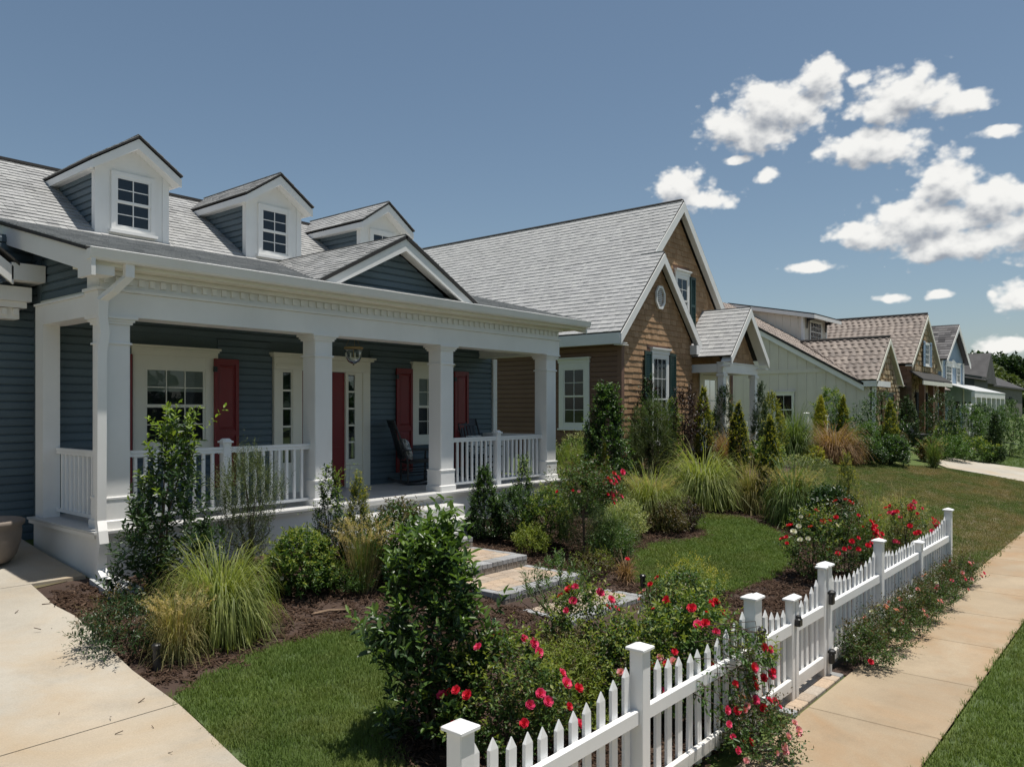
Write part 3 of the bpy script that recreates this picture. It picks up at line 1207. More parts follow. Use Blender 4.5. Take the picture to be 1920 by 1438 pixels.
MB().prism([(3.56, 10.95, 4.44), (1.5, 10.95, 6.06), (1.5, 11.5, 6.06), (3.56, 11.5, 4.44)], Z * .03).build('wing_roof', M['ridge'], blue)

# corner boards and pilaster, side beam
tb = MB()
tb.box(3.80, 4.0, WY - .25, WY - .003, FZ - .35, 3.72)
tb.box(12.6, 12.72, WY - .06, WY + .12, .6, 3.72)
tb.build('corner_board', M['white'], blue, split=True)
sb = MB()
sb.box(3.80, 4.06, 9.63, WY - .002, 3.72, 3.96)
sb.box(3.78, 4.08, 9.63, WY - .001, 3.962, 3.99)
sb.box(12.2, 12.42, 9.62, WY - .002, 3.72, 3.98)
sb.build('side_beam', M['white'], blue, split=True)
MB().box(3.86, 12.5, 9.5, WY - .003, 3.99, 4.04).build('porch_ceiling', M['cream'], blue)

# porch base, floor, steps
base = MB()
base.box(3.78, 7.05, 9.24, WY - .005, .4, FZ - .075)
base.box(7.05, 9.25, 9.30, WY - .005, .4, FZ - .077)
base.box(9.25, 12.55, 9.24, WY - .005, .4, FZ - .075)
base.build('porch_base', M['white'], blue)
fl = MB()
fl.box(3.72, 12.61, 9.18, WY - .006, FZ - .075, FZ - .028)
fl.build('porch_trim', M['white'], blue)
fb = MB()
nb = 0
y = 9.13
MB().box(3.70, 12.63, 9.13, WY - .004, FZ - .028, FZ).build('porch_floor', M['porch_floor'], blue)
for k, (x0, x1, y0, z1) in enumerate(((6.98, 9.32, 8.82, FZ - .177), (6.9, 9.4, 8.48, FZ - .354))):
    s = MB().cbox(x0, x1, y0, 9.20, .5, z1, .012)
    s.build('step', M['porch_floor'], blue)
MB().box(6.86, 9.44, 8.45, 9.2, .3, FZ - .53).build('step', M['white'], blue)

# columns
for cx in CX:
    s = .15
    c = MB()
    c.cbox(cx - s, cx + s, PY - s, PY + s, FZ + .34, 3.72, .01)
    col = c.build('column', M['white'], blue)
    q = MB()
    q.cbox(cx - s - .035, cx + s + .035, PY - s - .035, PY + s + .035, FZ, FZ + .10, .012)
    q.cbox(cx - s - .015, cx + s + .015, PY - s - .015, PY + s + .015, FZ + .10, FZ + .34, .006)
    q.cbox(cx - s - .022, cx + s + .022, PY - s - .022, PY + s + .022, FZ + .335, FZ + .36, .004)
    q.build('plinth', M['white'], col)
    MB().cbox(cx - s - .018, cx + s + .018, PY - s - .018, PY + s + .018, 3.40, 3.425, .006).build('collar', M['white'], col)
    q = MB()
    q.box(cx - s - .02, cx + s + .02, PY - s - .02, PY + s + .02, 3.63, 3.66)
    for zz, e in ((3.66, .04), (3.69, .065)):
        q.box(cx - s - e, cx + s + e, PY - s - e * .9, PY + s + e * .9, zz, zz + .029)
    q.build('capital', M['white'], col)

# entablature
en = MB()
en.box(3.80, 12.50, PY - .18, PY + .18, 3.72, 4.0)
en.box(3.77, 12.53, PY - .21, PY + .19, 4.002, 4.035)
en.box(3.82, 12.48, PY - .16, PY + .17, 4.037, 4.23)
en.box(3.76, 12.54, PY - .23, PY + .16, 4.175, 4.228)
en.build('porch_beam', M['white'], blue)
dent = MB().box(0, .062, .028, .055, 0, .085).mesh('dentil')
for i in range(66):
    x = 3.86 + i * .1315
    link('dentil', dent, blue, (M['white'],), Vector((x, PY - .214, 4.087)) - base_of(blue))
MB().box(3.62, 12.95, 9.0, 9.5, 4.231, 4.262).build('soffit', M['cream'], blue)
gt = MB()
gp = [(9.0, 4.275), (8.90, 4.275), (8.885, 4.30), (8.87, 4.36), (8.86, 4.395), (8.875, 4.402), (8.89, 4.385), (8.985, 4.385), (9.0, 4.40)]
gt.prism([(3.56, a, b) for a, b in gp], X * 9.46)
gt.build('gutter', M['white_metal'], blue)
MB().box(3.6, 13.0, 9.002, 9.03, 4.262, 4.40).build('fascia', M['white'], blue)

# downspout
ds = thing  # a part of the house
dn = MB()
dn.rtube([(4.0, 8.96, 4.28), (4.0, 8.96, 4.14), (3.88, 9.06, 3.98), (3.80, 9.16, 3.88), (3.80, 9.18, 3.70), (3.83, 9.19, 3.5), (3.80, 9.20, 3.3), (3.795, 9.20, FZ + .12), (3.78, 9.13, FZ), (3.78, 9.10, FZ - .12), (3.78, 9.16, .95), (3.78, 9.16, .86), (3.78, 9.05, .78), (3.78, 8.98, .755)], .10, .075)
d_o = dn.build('downspout', M['white_metal'], blue)
MB().box(3.755, 3.805, 8.955, 8.968, .735, .785).build('spout_mouth', M['dark'], d_o)

# roofs of the house
shing = Lay(blue, 'shingle', M['shingle'], 300, 'shingles')
EV = [.13, .17, .21, .10, .15]


def roofplane(house, lay, a, b, c, d, expo=.132, thick=.017, t=.035, name='roof', mat=None, widths=EV, curve=0.0, smat=None):
    """a b eave, c d ridge (planar quad); makes the slab and its shingles"""
    a, b, c, d = map(Vector, (a, b, c, d))
    sl = slabroof(a, b, c, d, t).build(name, mat or M['drip'], house)
    U = (b - a).normalized()
    n = U.cross((d - a)).normalized()
    V = n.cross(U)
    if n.z < 0:
        n = -n
    poly = [((p - a).dot(U), (p - a).dot(V)) for p in (a, b, c, d)]
    lay.cover(sl, a + n * .001, U, V, poly, expo, widths, thick, (), .03, .004 if not curve else 0, curve, mat=smat)
    return sl


BY, BZ = 12.25, 5.245
roofplane(blue, shing, (3.55, 8.97, 4.41), (13.02, 8.97, 4.41), (13.02, BY, BZ), (3.55, BY, BZ))
RY, RZ = 14.55, 6.70
roofplane(blue, shing, (-2.0, BY, BZ), (13.02, BY, BZ), (13.02, RY, RZ), (-2.0, RY, RZ))
roofplane(blue, shing, (13.02, 16.8, BZ), (-2.0, 16.8, BZ), (-2.0, RY, RZ), (13.02, RY, RZ))
MB().box(-2, 13.05, RY - .07, RY + .07, RZ - .01, RZ + .035).build('ridge_cap', M['ridge'], blue)
rb = MB()
rake(rb, (3.58, 8.90, 4.355), (3.58, BY, 5.19), .235, .03, X)
rb.box(3.585, 3.86, 8.99, 9.25, 4.13, 4.23)
rb.box(3.575, 3.62, 8.893, 9.25, 4.10, 4.362)
rake(rb, (12.97, 8.95, 4.36), (12.97, BY, 5.19), .20, .03, X)
rake(rb, (12.97, BY, BZ - .06), (12.97, RY, RZ - .06), .20, .03, X)
rb.build('rake_board', M['white'], blue, split=True)

# dormers
for dx in (5.575, 8.08, 10.595):
    y0 = 12.35
    zb, ze, zp = 5.285, 6.36, 6.74
    hw = .555
    dz = .62
    fr = MB()
    sl = (RZ - BZ) / (RY - BY)
    yb = lambda z: BY + (z - BZ) / sl
    fr.prism([(dx - hw, y0, zb), (dx + hw, y0, zb), (dx + hw, y0, ze), (dx, y0, zp), (dx - hw, y0, ze)], Y * .06)
    dorm = fr.build('dormer', M['white'], blue)
    ck = MB()
    for sx_ in (-1, 1):
        ck.prism([(dx + sx_ * (hw - .02), y0 + .06, zb), (dx + sx_ * (hw - .02), y0 + .06, ze), (dx + sx_ * (hw - .02), yb(ze) + .1, ze)], X * (-sx_ * .05))
    cko = ck.build('cheek', M['blue'], dorm)
    L_ = yb(ze) - y0
    siding.cover(cko, Vector((dx - hw + .018, yb(ze), 0)), -Y, Z, [(L_ - .06, zb), (L_ - .06, ze), (0, ze)], .107, None, .021, (), .012, curve=-1)
    MB().box(dx - hw - .012, dx - hw + .09, y0 - .012, y0 + .10, zb, ze - .02).build('corner_board', M['white'], dorm, split=True)
    MB().box(dx + hw - .09, dx + hw + .012, y0 - .012, y0 + .10, zb, ze - .02).build('corner_board', M['white'], dorm, split=True)
    window(dorm, Vector((dx, y0, 0)), X, -Y, -.335, .335, zb + .10, ze - .08, .065, 0, 2, 4)
    # roof of the dormer
    oh, fo = .135, .24
    k = (zp - ze) / hw
    zE, zR = ze - k * oh + .10, zp + .10
    yE, yR = yb(zE) + .05, min(yb(zR), RY + .3)
    roofplane(dorm, shing, (dx - hw - oh, yE, zE), (dx - hw - oh, y0 - fo, zE), (dx, y0 - fo, zR), (dx, yR, zR), t=.022, thick=.014)
    roofplane(dorm, shing, (dx + hw + oh, y0 - fo, zE), (dx + hw + oh, yE, zE), (dx, yR, zR), (dx, y0 - fo, zR), t=.022, thick=.014)
    tr = MB()
    for sx_ in (-1, 1):
        ex = dx + sx_ * (hw + oh - .01)
        tr.prism([(ex, y0 - fo + .03, zE - .045), (dx, y0 - fo + .03, zR - .045), (dx, y0 - fo + .03, zR - .20), (ex, y0 - fo + .03, zE - .17)], Y * .03)
        tr.prism([(ex, y0 - fo + .06, zE - .045), (ex, yE, zE - .045), (ex, yE, zE - .15), (ex, y0 - fo + .06, zE - .15)], X * (-sx_ * .03))
        # boxed soffit
        tr.prism([(ex - sx_ * .03, y0 - fo + .06, zE - .14), (dx, y0 - fo + .06, zR - .15), (dx, y0 - fo + .06, zR - .165), (ex - sx_ * .03, y0 - fo + .06, zE - .155)], Y * (fo - .061))
        tr.prism([(ex - sx_ * .03, y0, zE - .14), (dx + sx_ * (hw + .001), y0, zE - .10), (dx + sx_ * (hw + .001), y0, zE - .155), (ex - sx_ * .03, y0, zE - .155)], Y * (yE - y0 - .1))
    tr.build('rake_board', M['white'], dorm, split=True)

# porch gable
gx, gz, gy = 8.24, 5.30, 9.05
ghw, gze = 1.56, 4.45
k = (gz - gze) / ghw
pw = MB().prism([(gx - 1.25, gy + .26, 4.43), (gx + 1.25, gy + .26, 4.43), (gx, gy + .26, gz - .17)], Y * .08).build('porch_gable', M['blue'], blue)
siding.cover(pw, Vector((gx - 1.3, gy + .259, 4.44)), X, Z, [(.05, 0), (2.55, 0), (1.3, .69)], .107, None, .021, (), .012, curve=-1)
ps = (BZ - 4.41) / (BY - 8.97)
ybk = 8.97 + (gz + .03 - 4.41) / ps
ybe = 8.97 + .02
for sx_ in (-1, 1):
    e0 = Vector((gx + sx_ * (ghw + .06), gy - .03, gze))
    r0 = Vector((gx, gy - .03, gz + .03))
    r1 = Vector((gx, ybk, gz + .03))
    e1 = Vector((gx + sx_ * (ghw + .06), gy + .3, gze))
    if sx_ < 0:
        roofplane(pw, shing, e1, e0, r0, r1, t=.05)
    else:
        roofplane(pw, shing, e0, e1, r1, r0, t=.05)
tr = MB()
for sx_ in (-1, 1):
    ex = gx + sx_ * ghw
    tr.prism([(ex, gy - .01, gze - .03), (gx, gy - .01, gz - .03), (gx, gy - .01, gz - .21), (ex - sx_ * .26, gy - .01, gze - .035)], Y * .04)
    tr.prism([(ex - sx_ * .20, gy + .03, gze + .04), (gx, gy + .03, gz - .12), (gx, gy + .03, gz - .14), (ex - sx_ * .20, gy + .03, gze + .02)], Y * .235)
tr.build('rake_board', M['white'], pw, split=True)
MB().box(gx - 1.3, gx + 1.3, 9.0, gy + .26, 4.405, 4.425).build('sill_flashing', M['wood'], pw)

# front windows, shutters, door
WO = Vector((0, WY, 0))
window(blue, WO, X, -Y, 5.02, 6.27, 2.02, 3.42, .17, .11, 3, 4, 'cream', .34)
window(blue, WO, X, -Y, 10.30, 11.36, 2.02, 3.42, .14, .11, 3, 4, 'cream', .55)
for (a, b) in ((4.60, 4.99), (6.22, 6.62), (9.86, 10.26), (11.41, 11.81)):
    shutter(blue, WO - Y * .02, X, -Y, a, b, 1.48, 3.42, M['red'])
dc = MB()
B = lambda *a: bbox_uvn(dc, WO, X, -Y, *a)
B(7.26, 7.42, FZ, 3.30, 0, .06)
B(9.08, 9.24, FZ, 3.30, 0, .06)
B(7.26, 9.24, 3.302, 3.50, 0, .065)
B(7.22, 9.28, 3.502, 3.535, 0, .12)
B(7.19, 9.31, 3.537, 3.57, 0, .15)
B(7.30, 9.20, 3.36, 3.39, .065, .08)
B(7.62, 7.80, FZ, 3.30, 0, .05)
B(8.70, 8.72, FZ, 3.30, 0, .05)
B(8.72, 8.76, FZ, 3.30, 0, .049)
dcas = dc.build('door_casing', M['cream'], blue)
for (a, b) in ((7.42, 7.62), (8.76, 9.08)):
    a2, b2 = (7.43, 7.60) if a < 8 else (8.77, 8.92)
    sl = MB()
    S = lambda *q: bbox_uvn(sl, WO, X, -Y, *q)
    S(a, b, FZ, 1.78, .0, .035)
    S(a, a2, 1.78, 3.30, 0, .034)
    S(b2, b, 1.78, 3.30, 0, .034)
    S(a2, b2, 3.26, 3.30, 0, .033)
    S(a + .03, b - .03, FZ + .12, 1.70, .035, .045)
    for j in range(1, 5):
        S(a2, b2, 1.78 + j * .296 - .015, 1.78 + j * .296 + .015, 0, .03)
    slo = sl.build('sidelight', M['cream'], dcas)
    for j in range(5):
        z0 = 1.78 + j * .296 + .015
        MB().ubox(WO, X, -Y, Z, a2, b2, .004, .012, z0, z0 + .266).build('pane', M['glass'], dcas)
    MB().ubox(WO, X, -Y, Z, a2, b2, .0, .002, 1.78, 3.26).build('interior', M['dark'], dcas)
dd = MB()
D = lambda *a: bbox_uvn(dd, WO, X, -Y, *a)
D(7.80, 8.70, FZ + .02, 3.29, 0, .012)
door = dd.build('door', M['red'], blue)
for (u0, u1) in ((7.90, 8.18), (8.32, 8.60)):
    for (z0, z1) in ((FZ + .2, 2.0), (2.1, 2.75), (2.85, 3.2)):
        p = MB()
        bbox_uvn(p, WO, X, -Y, u0, u1, z0, z1, .013, .026)
        p.build('raised_panel', M['red'], door)
p = MB()
bbox_uvn(p, WO, X, -Y, 7.84, 7.89, 2.05, 2.5, .013, .05)
p.build('handle', M['brass'], door)

# railings
bal = MB().cbox(-.019, .019, -.019, .019, 0, .72, .004).mesh('baluster')


def railing(p, q, post=True, gap=.118):
    p, q = Vector(p), Vector(q)
    d = (q - p)
    L_ = d.length
    d.normalize()
    s = d.cross(Z)
    mb = MB()
    mb.ubox(p, d, s, Z, 0, L_, -.035, .035, .84, .875)
    mb.ubox(p, d, s, Z, 0, L_, -.028, .028, .80, .838)
    o = mb.build('railing', M['white_vinyl'], blue)
    MB().ubox(p, d, s, Z, 0, L_, -.03, .03, .07, .11).build('bottom_rail', M['white_vinyl'], o)
    n = int(L_ / gap)
    for i in range(1, n):
        t = L_ * i / n
        if post and abs(t - L_ / 2) < .09:
            continue
        c = p + d * t + Z * .10
        link('baluster', bal, o, (M['white_vinyl'],), c - base_of(blue))
    if post:
        c = p + d * L_ / 2
        pm = MB().cbox(c.x - .055, c.x + .055, c.y - .055, c.y + .055, c.z, c.z + .93, .006)
        pm.cbox(c.x - .075, c.x + .075, c.y - .075, c.y + .075, c.z + .93, c.z + .955, .006)
        pm.cbox(c.x - .06, c.x + .06, c.y - .06, c.y + .06, c.z + .955, c.z + .985, .02)
        pm.build('newel_post', M['white_vinyl'], o)


railing((CX[0] + .15, PY, FZ), (CX[1] - .15, PY, FZ))
railing((CX[2] + .15, PY, FZ), (CX[3] - .15, PY, FZ))
railing((3.98, PY + .15, FZ), (3.98, WY - .27, FZ), False)
railing((12.30, PY + .15, FZ), (12.30, WY - .05, FZ), False)
siding.finish()
shing.finish()

# lantern, rocking chairs, pot, splash block
lt = thing('lantern', 'glass bell jar lantern hanging from the porch ceiling by the front door', 'lantern', (8.15, 10.2, 3.99))
m_ = MB()
m_.lathe([(.05, 0), (.05, -.02), (.012, -.03)], (8.15, 10.2, 3.99), 12)
m_.build('canopy', M['brass'], lt)
m_ = MB()
for i in range(3):
    t = i * 2.094
    m_.tube([(8.15, 10.2, 3.96), (8.15 + .14 * math.cos(t), 10.2 + .14 * math.sin(t), 3.66)], .004, 4)
m_.build('chain', M['brass'], lt)
m_ = MB().lathe([(.15, .0), (.155, .012), (.155, .03), (.145, .035), (.14, .0)], (8.15, 10.2, 3.63), 20)
m_.build('rim', M['brass'], lt)
MB().lathe([(.145, 0), (.14, -.06), (.125, -.14), (.09, -.20), (.03, -.235), (.008, -.24)], (8.15, 10.2, 3.63), 20).build('bell_jar', M['clear'], lt, True)
m_ = MB()
m_.tube([(8.15, 10.2, 3.63), (8.15, 10.2, 3.5)], .008, 6)
m_.lathe([(.0, 0), (.02, .01), (.0, .03)], (8.15, 10.2, 3.365), 8)
m_.build('stem', M['brass'], lt)
for i in range(3):
    t = i * 2.094 + .4
    MB().tube([(8.15 + .045 * math.cos(t), 10.2 + .045 * math.sin(t), 3.48), (8.15 + .045 * math.cos(t), 10.2 + .045 * math.sin(t), 3.57)], .011, 6).build('candle', M['bulb'], lt)


def rocking_chair(x, y, rz, label):
    t = thing('rocking_chair', label, 'rocking chair', (x, y, FZ), 'rocking chairs on the porch')
    t.rotation_euler = (0, 0, rz)
    BASE[t.name] = Vector((0, 0, 0))   # parts are built in the chair's own frame, facing -y
    bw = M['blackwood']
    for s in (-1, 1):
        # rocker: an arc
        pts = []
        for i in range(11):
            a = -.42 + .84 * i / 10
            pts.append((s * .26, math.sin(a) * 1.05 + .06, 1.06 - math.cos(a) * 1.05))
        MB().rtube(pts, .03, .045).build('rocker', bw, t)
        MB().tube([(s * .27, -.22, .06), (s * .27, -.235, .62)], [.022, .018], 8).build('leg', bw, t)
        # the rear leg runs on up as the back post, leaning back
        MB().tube([(s * .26, .24, .05), (s * .25, .24, .42), (s * .25, .33, .72), (s * .25, .50, 1.17)], [.02, .022, .02, .015], 8).build('leg', bw, t)
        MB().ubox(Vector((0, 0, 0)), X, Y, Z, s * .27 - .045, s * .27 + .045, -.32, .31, .62, .64).build('arm', bw, t)
    st = MB()
    for s in (-1, 1):
        for zz in (.2, .3):
            st.tube([(s * .27, -.22, zz), (s * .26, .24, zz - .02)], .012, 6)
    for zz in (.22, .32):
        st.tube([(-.27, -.22, zz), (.27, -.22, zz)], .012, 6)
    st.tube([(-.26, .24, .24), (.26, .24, .24)], .012, 6)
    st.build('stretcher', bw, t, split=True)
    MB().prism([(-.28, -.27, .415), (.28, -.27, .415), (.26, .25, .385), (-.26, .25, .385)], Z * .03).build('seat', bw, t)
    for i in range(5):
        u = -.16 + .08 * i
        MB().prism([(u - .026, .30, .50), (u + .026, .30, .50), (u + .026, .47, 1.05), (u - .026, .47, 1.05)], Y * .012).build('slat', bw, t)
    MB().prism([(-.24, .455, 1.03), (.24, .455, 1.03), (.23, .50, 1.17), (-.23, .50, 1.17)], Y * .02).build('top_rail', bw, t)
    MB().prism([(-.24, .285, .46), (.24, .285, .46), (.24, .305, .53), (-.24, .305, .53)], Y * .02).build('bottom_rail', bw, t)
    c = thing('cushion', 'patterned grey and white cushion leaning on ' + ('the rocking chair beside the second window' if x < 10.5 else 'the rocking chair behind the railing'), 'cushion', (x, y, FZ), 'cushions on the rocking chairs')
    c.rotation_euler = (0, 0, rz)
    BASE[c.name] = Vector((0, 0, 0))
    n = 9
    V, F = [], []
    for sgn in (1, -1):
        for j in range(n):
            for i in range(n):
                u, v = i / (n - 1) * 2 - 1, j / (n - 1) * 2 - 1
                th = .075 * ((1 - u ** 4) * (1 - v ** 4)) ** .5
                pinch = 1 - .06 * (1 - abs(v)) * (abs(u) > .9)
                V.append((u * .21 * pinch, .20 + .20 * (v + 1) * .32 - .05 - sgn * th * .9, .455 + (v + 1) * .19 + sgn * th * .3))
    for b0 in (0, n * n):
        for j in range(n - 1):
            for i in range(n - 1):
                a = b0 + j * n + i
                F.append((a, a + 1, a + n + 1, a + n))
    np_mesh('cover', V, F, M['cushion'], c, smooth=True)
    return t


rocking_chair(9.95, 10.62, R(62), 'black rocking chair angled beside the second porch window')
rocking_chair(11.72, 10.6, R(-6), 'black rocking chair behind the porch railing near the corner post')

pot = thing('planter', 'large round weathered terracotta planter pot on the driveway by the blue wall', 'planter', (3.02, 10.45, .88))
MB().lathe([(.02, 0), (.27, 0), (.33, .08), (.37, .22), (.385, .36), (.38, .40), (.41, .43), (.415, .47), (.39, .485), (.36, .47), (.34, .40), (.02, .38)], (3.02, 10.45, .90), 32).build('pot', M['terracotta'], pot, True)
sp = MB()
sp.prism([(3.66, 9.16, .70), (3.92, 9.16, .70), (3.98, 8.55, .64), (3.62, 8.55, .64)], Z * .045)
sp.prism([(3.66, 9.16, .745), (3.70, 9.16, .745), (3.66, 8.55, .685), (3.62, 8.55, .685)], Z * .04)
sp.prism([(3.88, 9.16, .745), (3.92, 9.16, .745), (3.98, 8.55, .685), (3.94, 8.55, .685)], Z * .04)
tag(sp.build('splash_block', M['splash']), 'grey concrete splash block under the downspout', 'splash block')
tag(MB().tube([(5.02, 6.98, .49), (5.2, 6.93, .50), (5.42, 6.82, .49)], [.012, .016, .01], 6).build('stick', M['stick']), 'pale bare stick lying on the bark mulch beside the big grass mound', 'stick')


def path_light(x, y, label, hh=.26):
    t = thing('path_light', label, 'path light', (x, y, h(x, y)), 'black path lights')
    z = h(x, y)
    MB().tube([(x, y, z - .03), (x, y, z + hh - .05)], .032, 12).build('post', M['black'], t)
    MB().lathe([(.034, 0), (.042, .005), (.042, .035), (.03, .045)], (x, y, z + hh - .05), 14).build('cap', M['black'], t)


path_light(3.17, 6.58, 'black cylinder path light in the mulch near the driveway edge')
path_light(8.80, 5.2, 'black cylinder path light beside the paver steps')

# ------------------------------------------------------------ the brown shingled house
brown = thing('house', 'brown house with cedar shake gables, grey shingle roof and dark green shutters', 'house', (20, 12, 1.1))
bs = Lay(brown, 'siding_board', M['brown_lap'], 160, 'siding_boards')
bk = Lay(brown, 'shake', M['shake'], 300, 'shakes')
bsh = Lay(brown, 'shingle', M['shingle2'], 300, 'shingles')
X0, X1, YF = 16.7, 20.42, 10.48
ER, PKX, PKZ = 4.56, 18.5, 6.80
w1 = MB().prism([(X0, YF, .6), (X1, YF, .6), (X1, YF, 4.5), (18.56, YF, 6.5), (X0, YF, 4.5)], Y * .12).build('wall', M['brown_lap'], brown)
SW = [.12, .16, .20, .14, .24]
bk.cover(w1, Vector((X0, YF - .002, .9)), X, Z, [(0, 0), (X1 - X0, 0), (X1 - X0, 3.62), (1.86, 5.6), (0, 3.62)], .15, SW, .018, [(1.22, 2.44, .75, 3.36)], .02, .006)
w2 = MB().box(X0, X0 + .12, YF + .122, 24, .6, 4.55).build('wall', M['brown_lap'], brown)
bs.cover(w2, Vector((X0 - .001, 20, .8)), -Y, Z, [(0, 0), (20 - YF, 0), (20 - YF, 3.75), (0, 3.75)], .128, None, .022, [(7.62, 8.62, 1.3, 3.2)], .012, curve=-1)
cb = MB().box(X0 - .03, X0 + .10, YF - .03, YF + .09, .7, 4.5).build('corner_board', M['brown_lap'], brown, split=True)
# big gable wall and the right wing wall
YB = 10.80
w3 = MB().prism([(16.9, YB, .6), (23.7, YB, .6), (23.7, YB, 4.5), (20.15, YB, 8.2), (16.9, YB, 4.9)], Y * .12).build('wall', M['brown_lap'], brown)
bk.cover(w3, Vector((18.2, YB - .002, .9)), X, Z, [(0, 0), (5.5, 0), (5.5, 3.6), (1.95, 7.3), (0, 5.3)], .15, SW, .018, [(3.4, 5.3, -.5, 3.0), (1.72, 2.7, 4.0, 5.75)], .02, .006)
MB().box(23.7, 23.82, YB - .03, 22, .6, 4.5).build('wall', M['brown_lap'], brown)
# roof
EX0, EX1, RX, RZ2, YR = 16.36, 23.95, 20.15, 8.55, 10.58
YS2 = 10.28
PX = 18.5
PZ = ER + (RZ2 - ER) / (RX - EX0) * (PX - EX0)
roofplane(brown, bsh, (EX0, 24.0, ER), (EX0, YS2, ER), (PX, YS2, PZ), (PX, 24.0, PZ), .1545, .017, .035, 'roof')
roofplane(brown, bsh, (PX, 24.0, PZ), (PX, YR, PZ), (RX, YR, RZ2), (RX, 24.0, RZ2), .155, .017, .035, 'roof')
# clip: the front strip belongs to the small gable only
roofplane(brown, bsh, (EX1, YR, ER), (EX1, 24.0, ER), (RX, 24.0, RZ2), (RX, YR, RZ2), .155, .017, .035, 'roof')
MB().tube([(RX, YR + .05, RZ2 + .01), (RX, 24, RZ2 + .01)], .045, 6).build('ridge_cap', M['ridge'], brown)
k = (RZ2 - ER) / (RX - EX0)
PX = 18.5
PZ = ER + k * (PX - EX0)
SX1 = 2 * PX - EX0
roofplane(brown, bsh, (SX1, YS2, ER), (SX1, YR + .4, ER), (PX, YR + .4, PZ), (PX, YS2, PZ), .155, .017, .035, 'roof')
tr = MB()
for (xa, za, xb, zb_, yy, dp) in ((EX0, ER, PX, PZ, YS2 - .02, .2), (SX1, ER, PX, PZ, YS2 - .02, .2), (PX + .05, PZ + .1, RX, RZ2, YR - .02, .22), (EX1, ER, RX, RZ2, YR - .02, .22)):
    tr.prism([(xa, yy, za - .05), (xb, yy, zb_ - .05), (xb, yy, zb_ - .05 - dp * 1.3), (xa, yy, za - .05 - dp * 1.3)], Y * .035)
for (xa, za, xb, zb_, y0, y1) in ((EX0, ER, PX, PZ, YS2 + .016, YF - .02), (SX1, ER, PX, PZ, YS2 + .016, YF - .02), (EX1, ER, RX, RZ2, YR + .016, YB - .02)):
    tr.prism([(xa, y0, za - .16), (xb, y0, zb_ - .16), (xb, y0, zb_ - .18), (xa, y0, za - .18)], Y * (y1 - y0))
tr.box(EX0, EX0 + .36, YS2, YF - .003, ER - .33, ER - .31)
tr.box(SX1 - .33, SX1, YS2 - .018, YF - .003, ER - .36, ER - .10)
tr.build('rake_board', M['white'], brown, split=True)
MB().box(EX0 - .02, EX0 + .04, YS2 + .02, 24, ER - .30, ER - .03).build('eave_fascia', M['white'], brown)
MB().box(EX0 + .04, X0 - .002, YS2 + .02, 24, ER - .28, ER - .26).build('soffit', M['white'], brown)
# windows
window(brown, Vector((X0, 0, 0)), -Y, -X, -12.38, -11.42, 2.16, 3.86, .15, .10, 2, 4)
FW = Vector((0, YF - .02, 0))
window(brown, FW, X, -Y, 18.10, 19.02, 1.75, 4.12, .10, .12, 3, 4)
shutter(brown, FW, X, -Y, 17.72, 18.08, 1.75, 4.16, M['green'], True)
shutter(brown, FW, X, -Y, 19.04, 19.38, 1.75, 4.16, M['green'], True)
window(brown, Vector((0, YB - .02, 0)), X, -Y, 20.0, 20.82, 5.05, 6.5, .09, .10, 2, 4)
shutter(brown, Vector((0, YB - .02, 0)), X, -Y, 20.84, 21.16, 5.05, 6.5, M['green'], True)
vt = MB()
for i in range(8):
    a, b = R(22.5 + 45 * i), R(67.5 + 45 * i)
    c = Vector((18.55, YF - .03, 5.62))
    P = lambda r, t, n: c + X * r * math.cos(t) * .85 + Z * r * math.sin(t) * 1.1 - Y * n
    vt.add([P(.30, a, 0), P(.30, b, 0), P(.24, b, 0), P(.24, a, 0), P(.30, a, .05), P(.30, b, .05), P(.24, b, .05), P(.24, a, .05)], [(4, 5, 6, 7), (0, 1, 5, 4), (2, 3, 7, 6)])
vo = vt.build('gable_vent', M['white'], brown)
for i in range(9):
    z = 5.41 + i * .05
    hw_ = min(.19, .5 * (.27 - abs(z + .02 - 5.62) * .55))
    MB().prism([(18.55 - hw_, YF - .06, z), (18.55 + hw_, YF - .06, z), (18.55 + hw_, YF - .025, z + .04), (18.55 - hw_, YF - .025, z + .04)], Z * .006).build('slat', M['white'], vo)
# entry porch
EPX, EPY = 21.72, 9.28
eh, ez, rz_ = 1.32, 4.14, 5.58
for s in (-1, 1):
    a, b = Vector((EPX + s * eh, EPY, ez)), Vector((EPX + s * eh, YB, ez))
    c, d = Vector((EPX, YB, rz_)), Vector((EPX, EPY, rz_))
    if s < 0:
        roofplane(brown, bsh, b, a, d, c, .155, .017, .035)
    else:
        roofplane(brown, bsh, a, b, c, d, .155, .017, .035)
tr = MB()
for s in (-1, 1):
    xa = EPX + s * eh
    tr.prism([(xa, EPY - .02, ez - .04), (EPX, EPY - .02, rz_ - .04), (EPX, EPY - .02, rz_ - .30), (xa, EPY - .02, ez - .26)], Y * .035)
    tr.prism([(xa, EPY + .016, ez - .15), (EPX, EPY + .016, rz_ - .15), (EPX, EPY + .016, rz_ - .17), (xa, EPY + .016, ez - .17)], Y * .28)
    tr.box(min(xa, xa - s * .2), max(xa, xa - s * .2), EPY + .02, EPY + .34, ez - .30, ez - .26)
tr.build('rake_board', M['white'], brown, split=True)
pb = MB()
pb.box(EPX - 1.2, EPX + 1.2, EPY + .30, EPY + .46, 3.68, 3.94)
pb.box(EPX - 1.22, EPX + 1.22, EPY + .28, EPY + .47, 3.942, 3.98)
for s in (-1, 1):
    pb.box(EPX + s * 1.12 - .08, EPX + s * 1.12 + .08, EPY + .47, YB - .02, 3.70, 3.93)
pb.build('porch_beam', M['white'], brown)
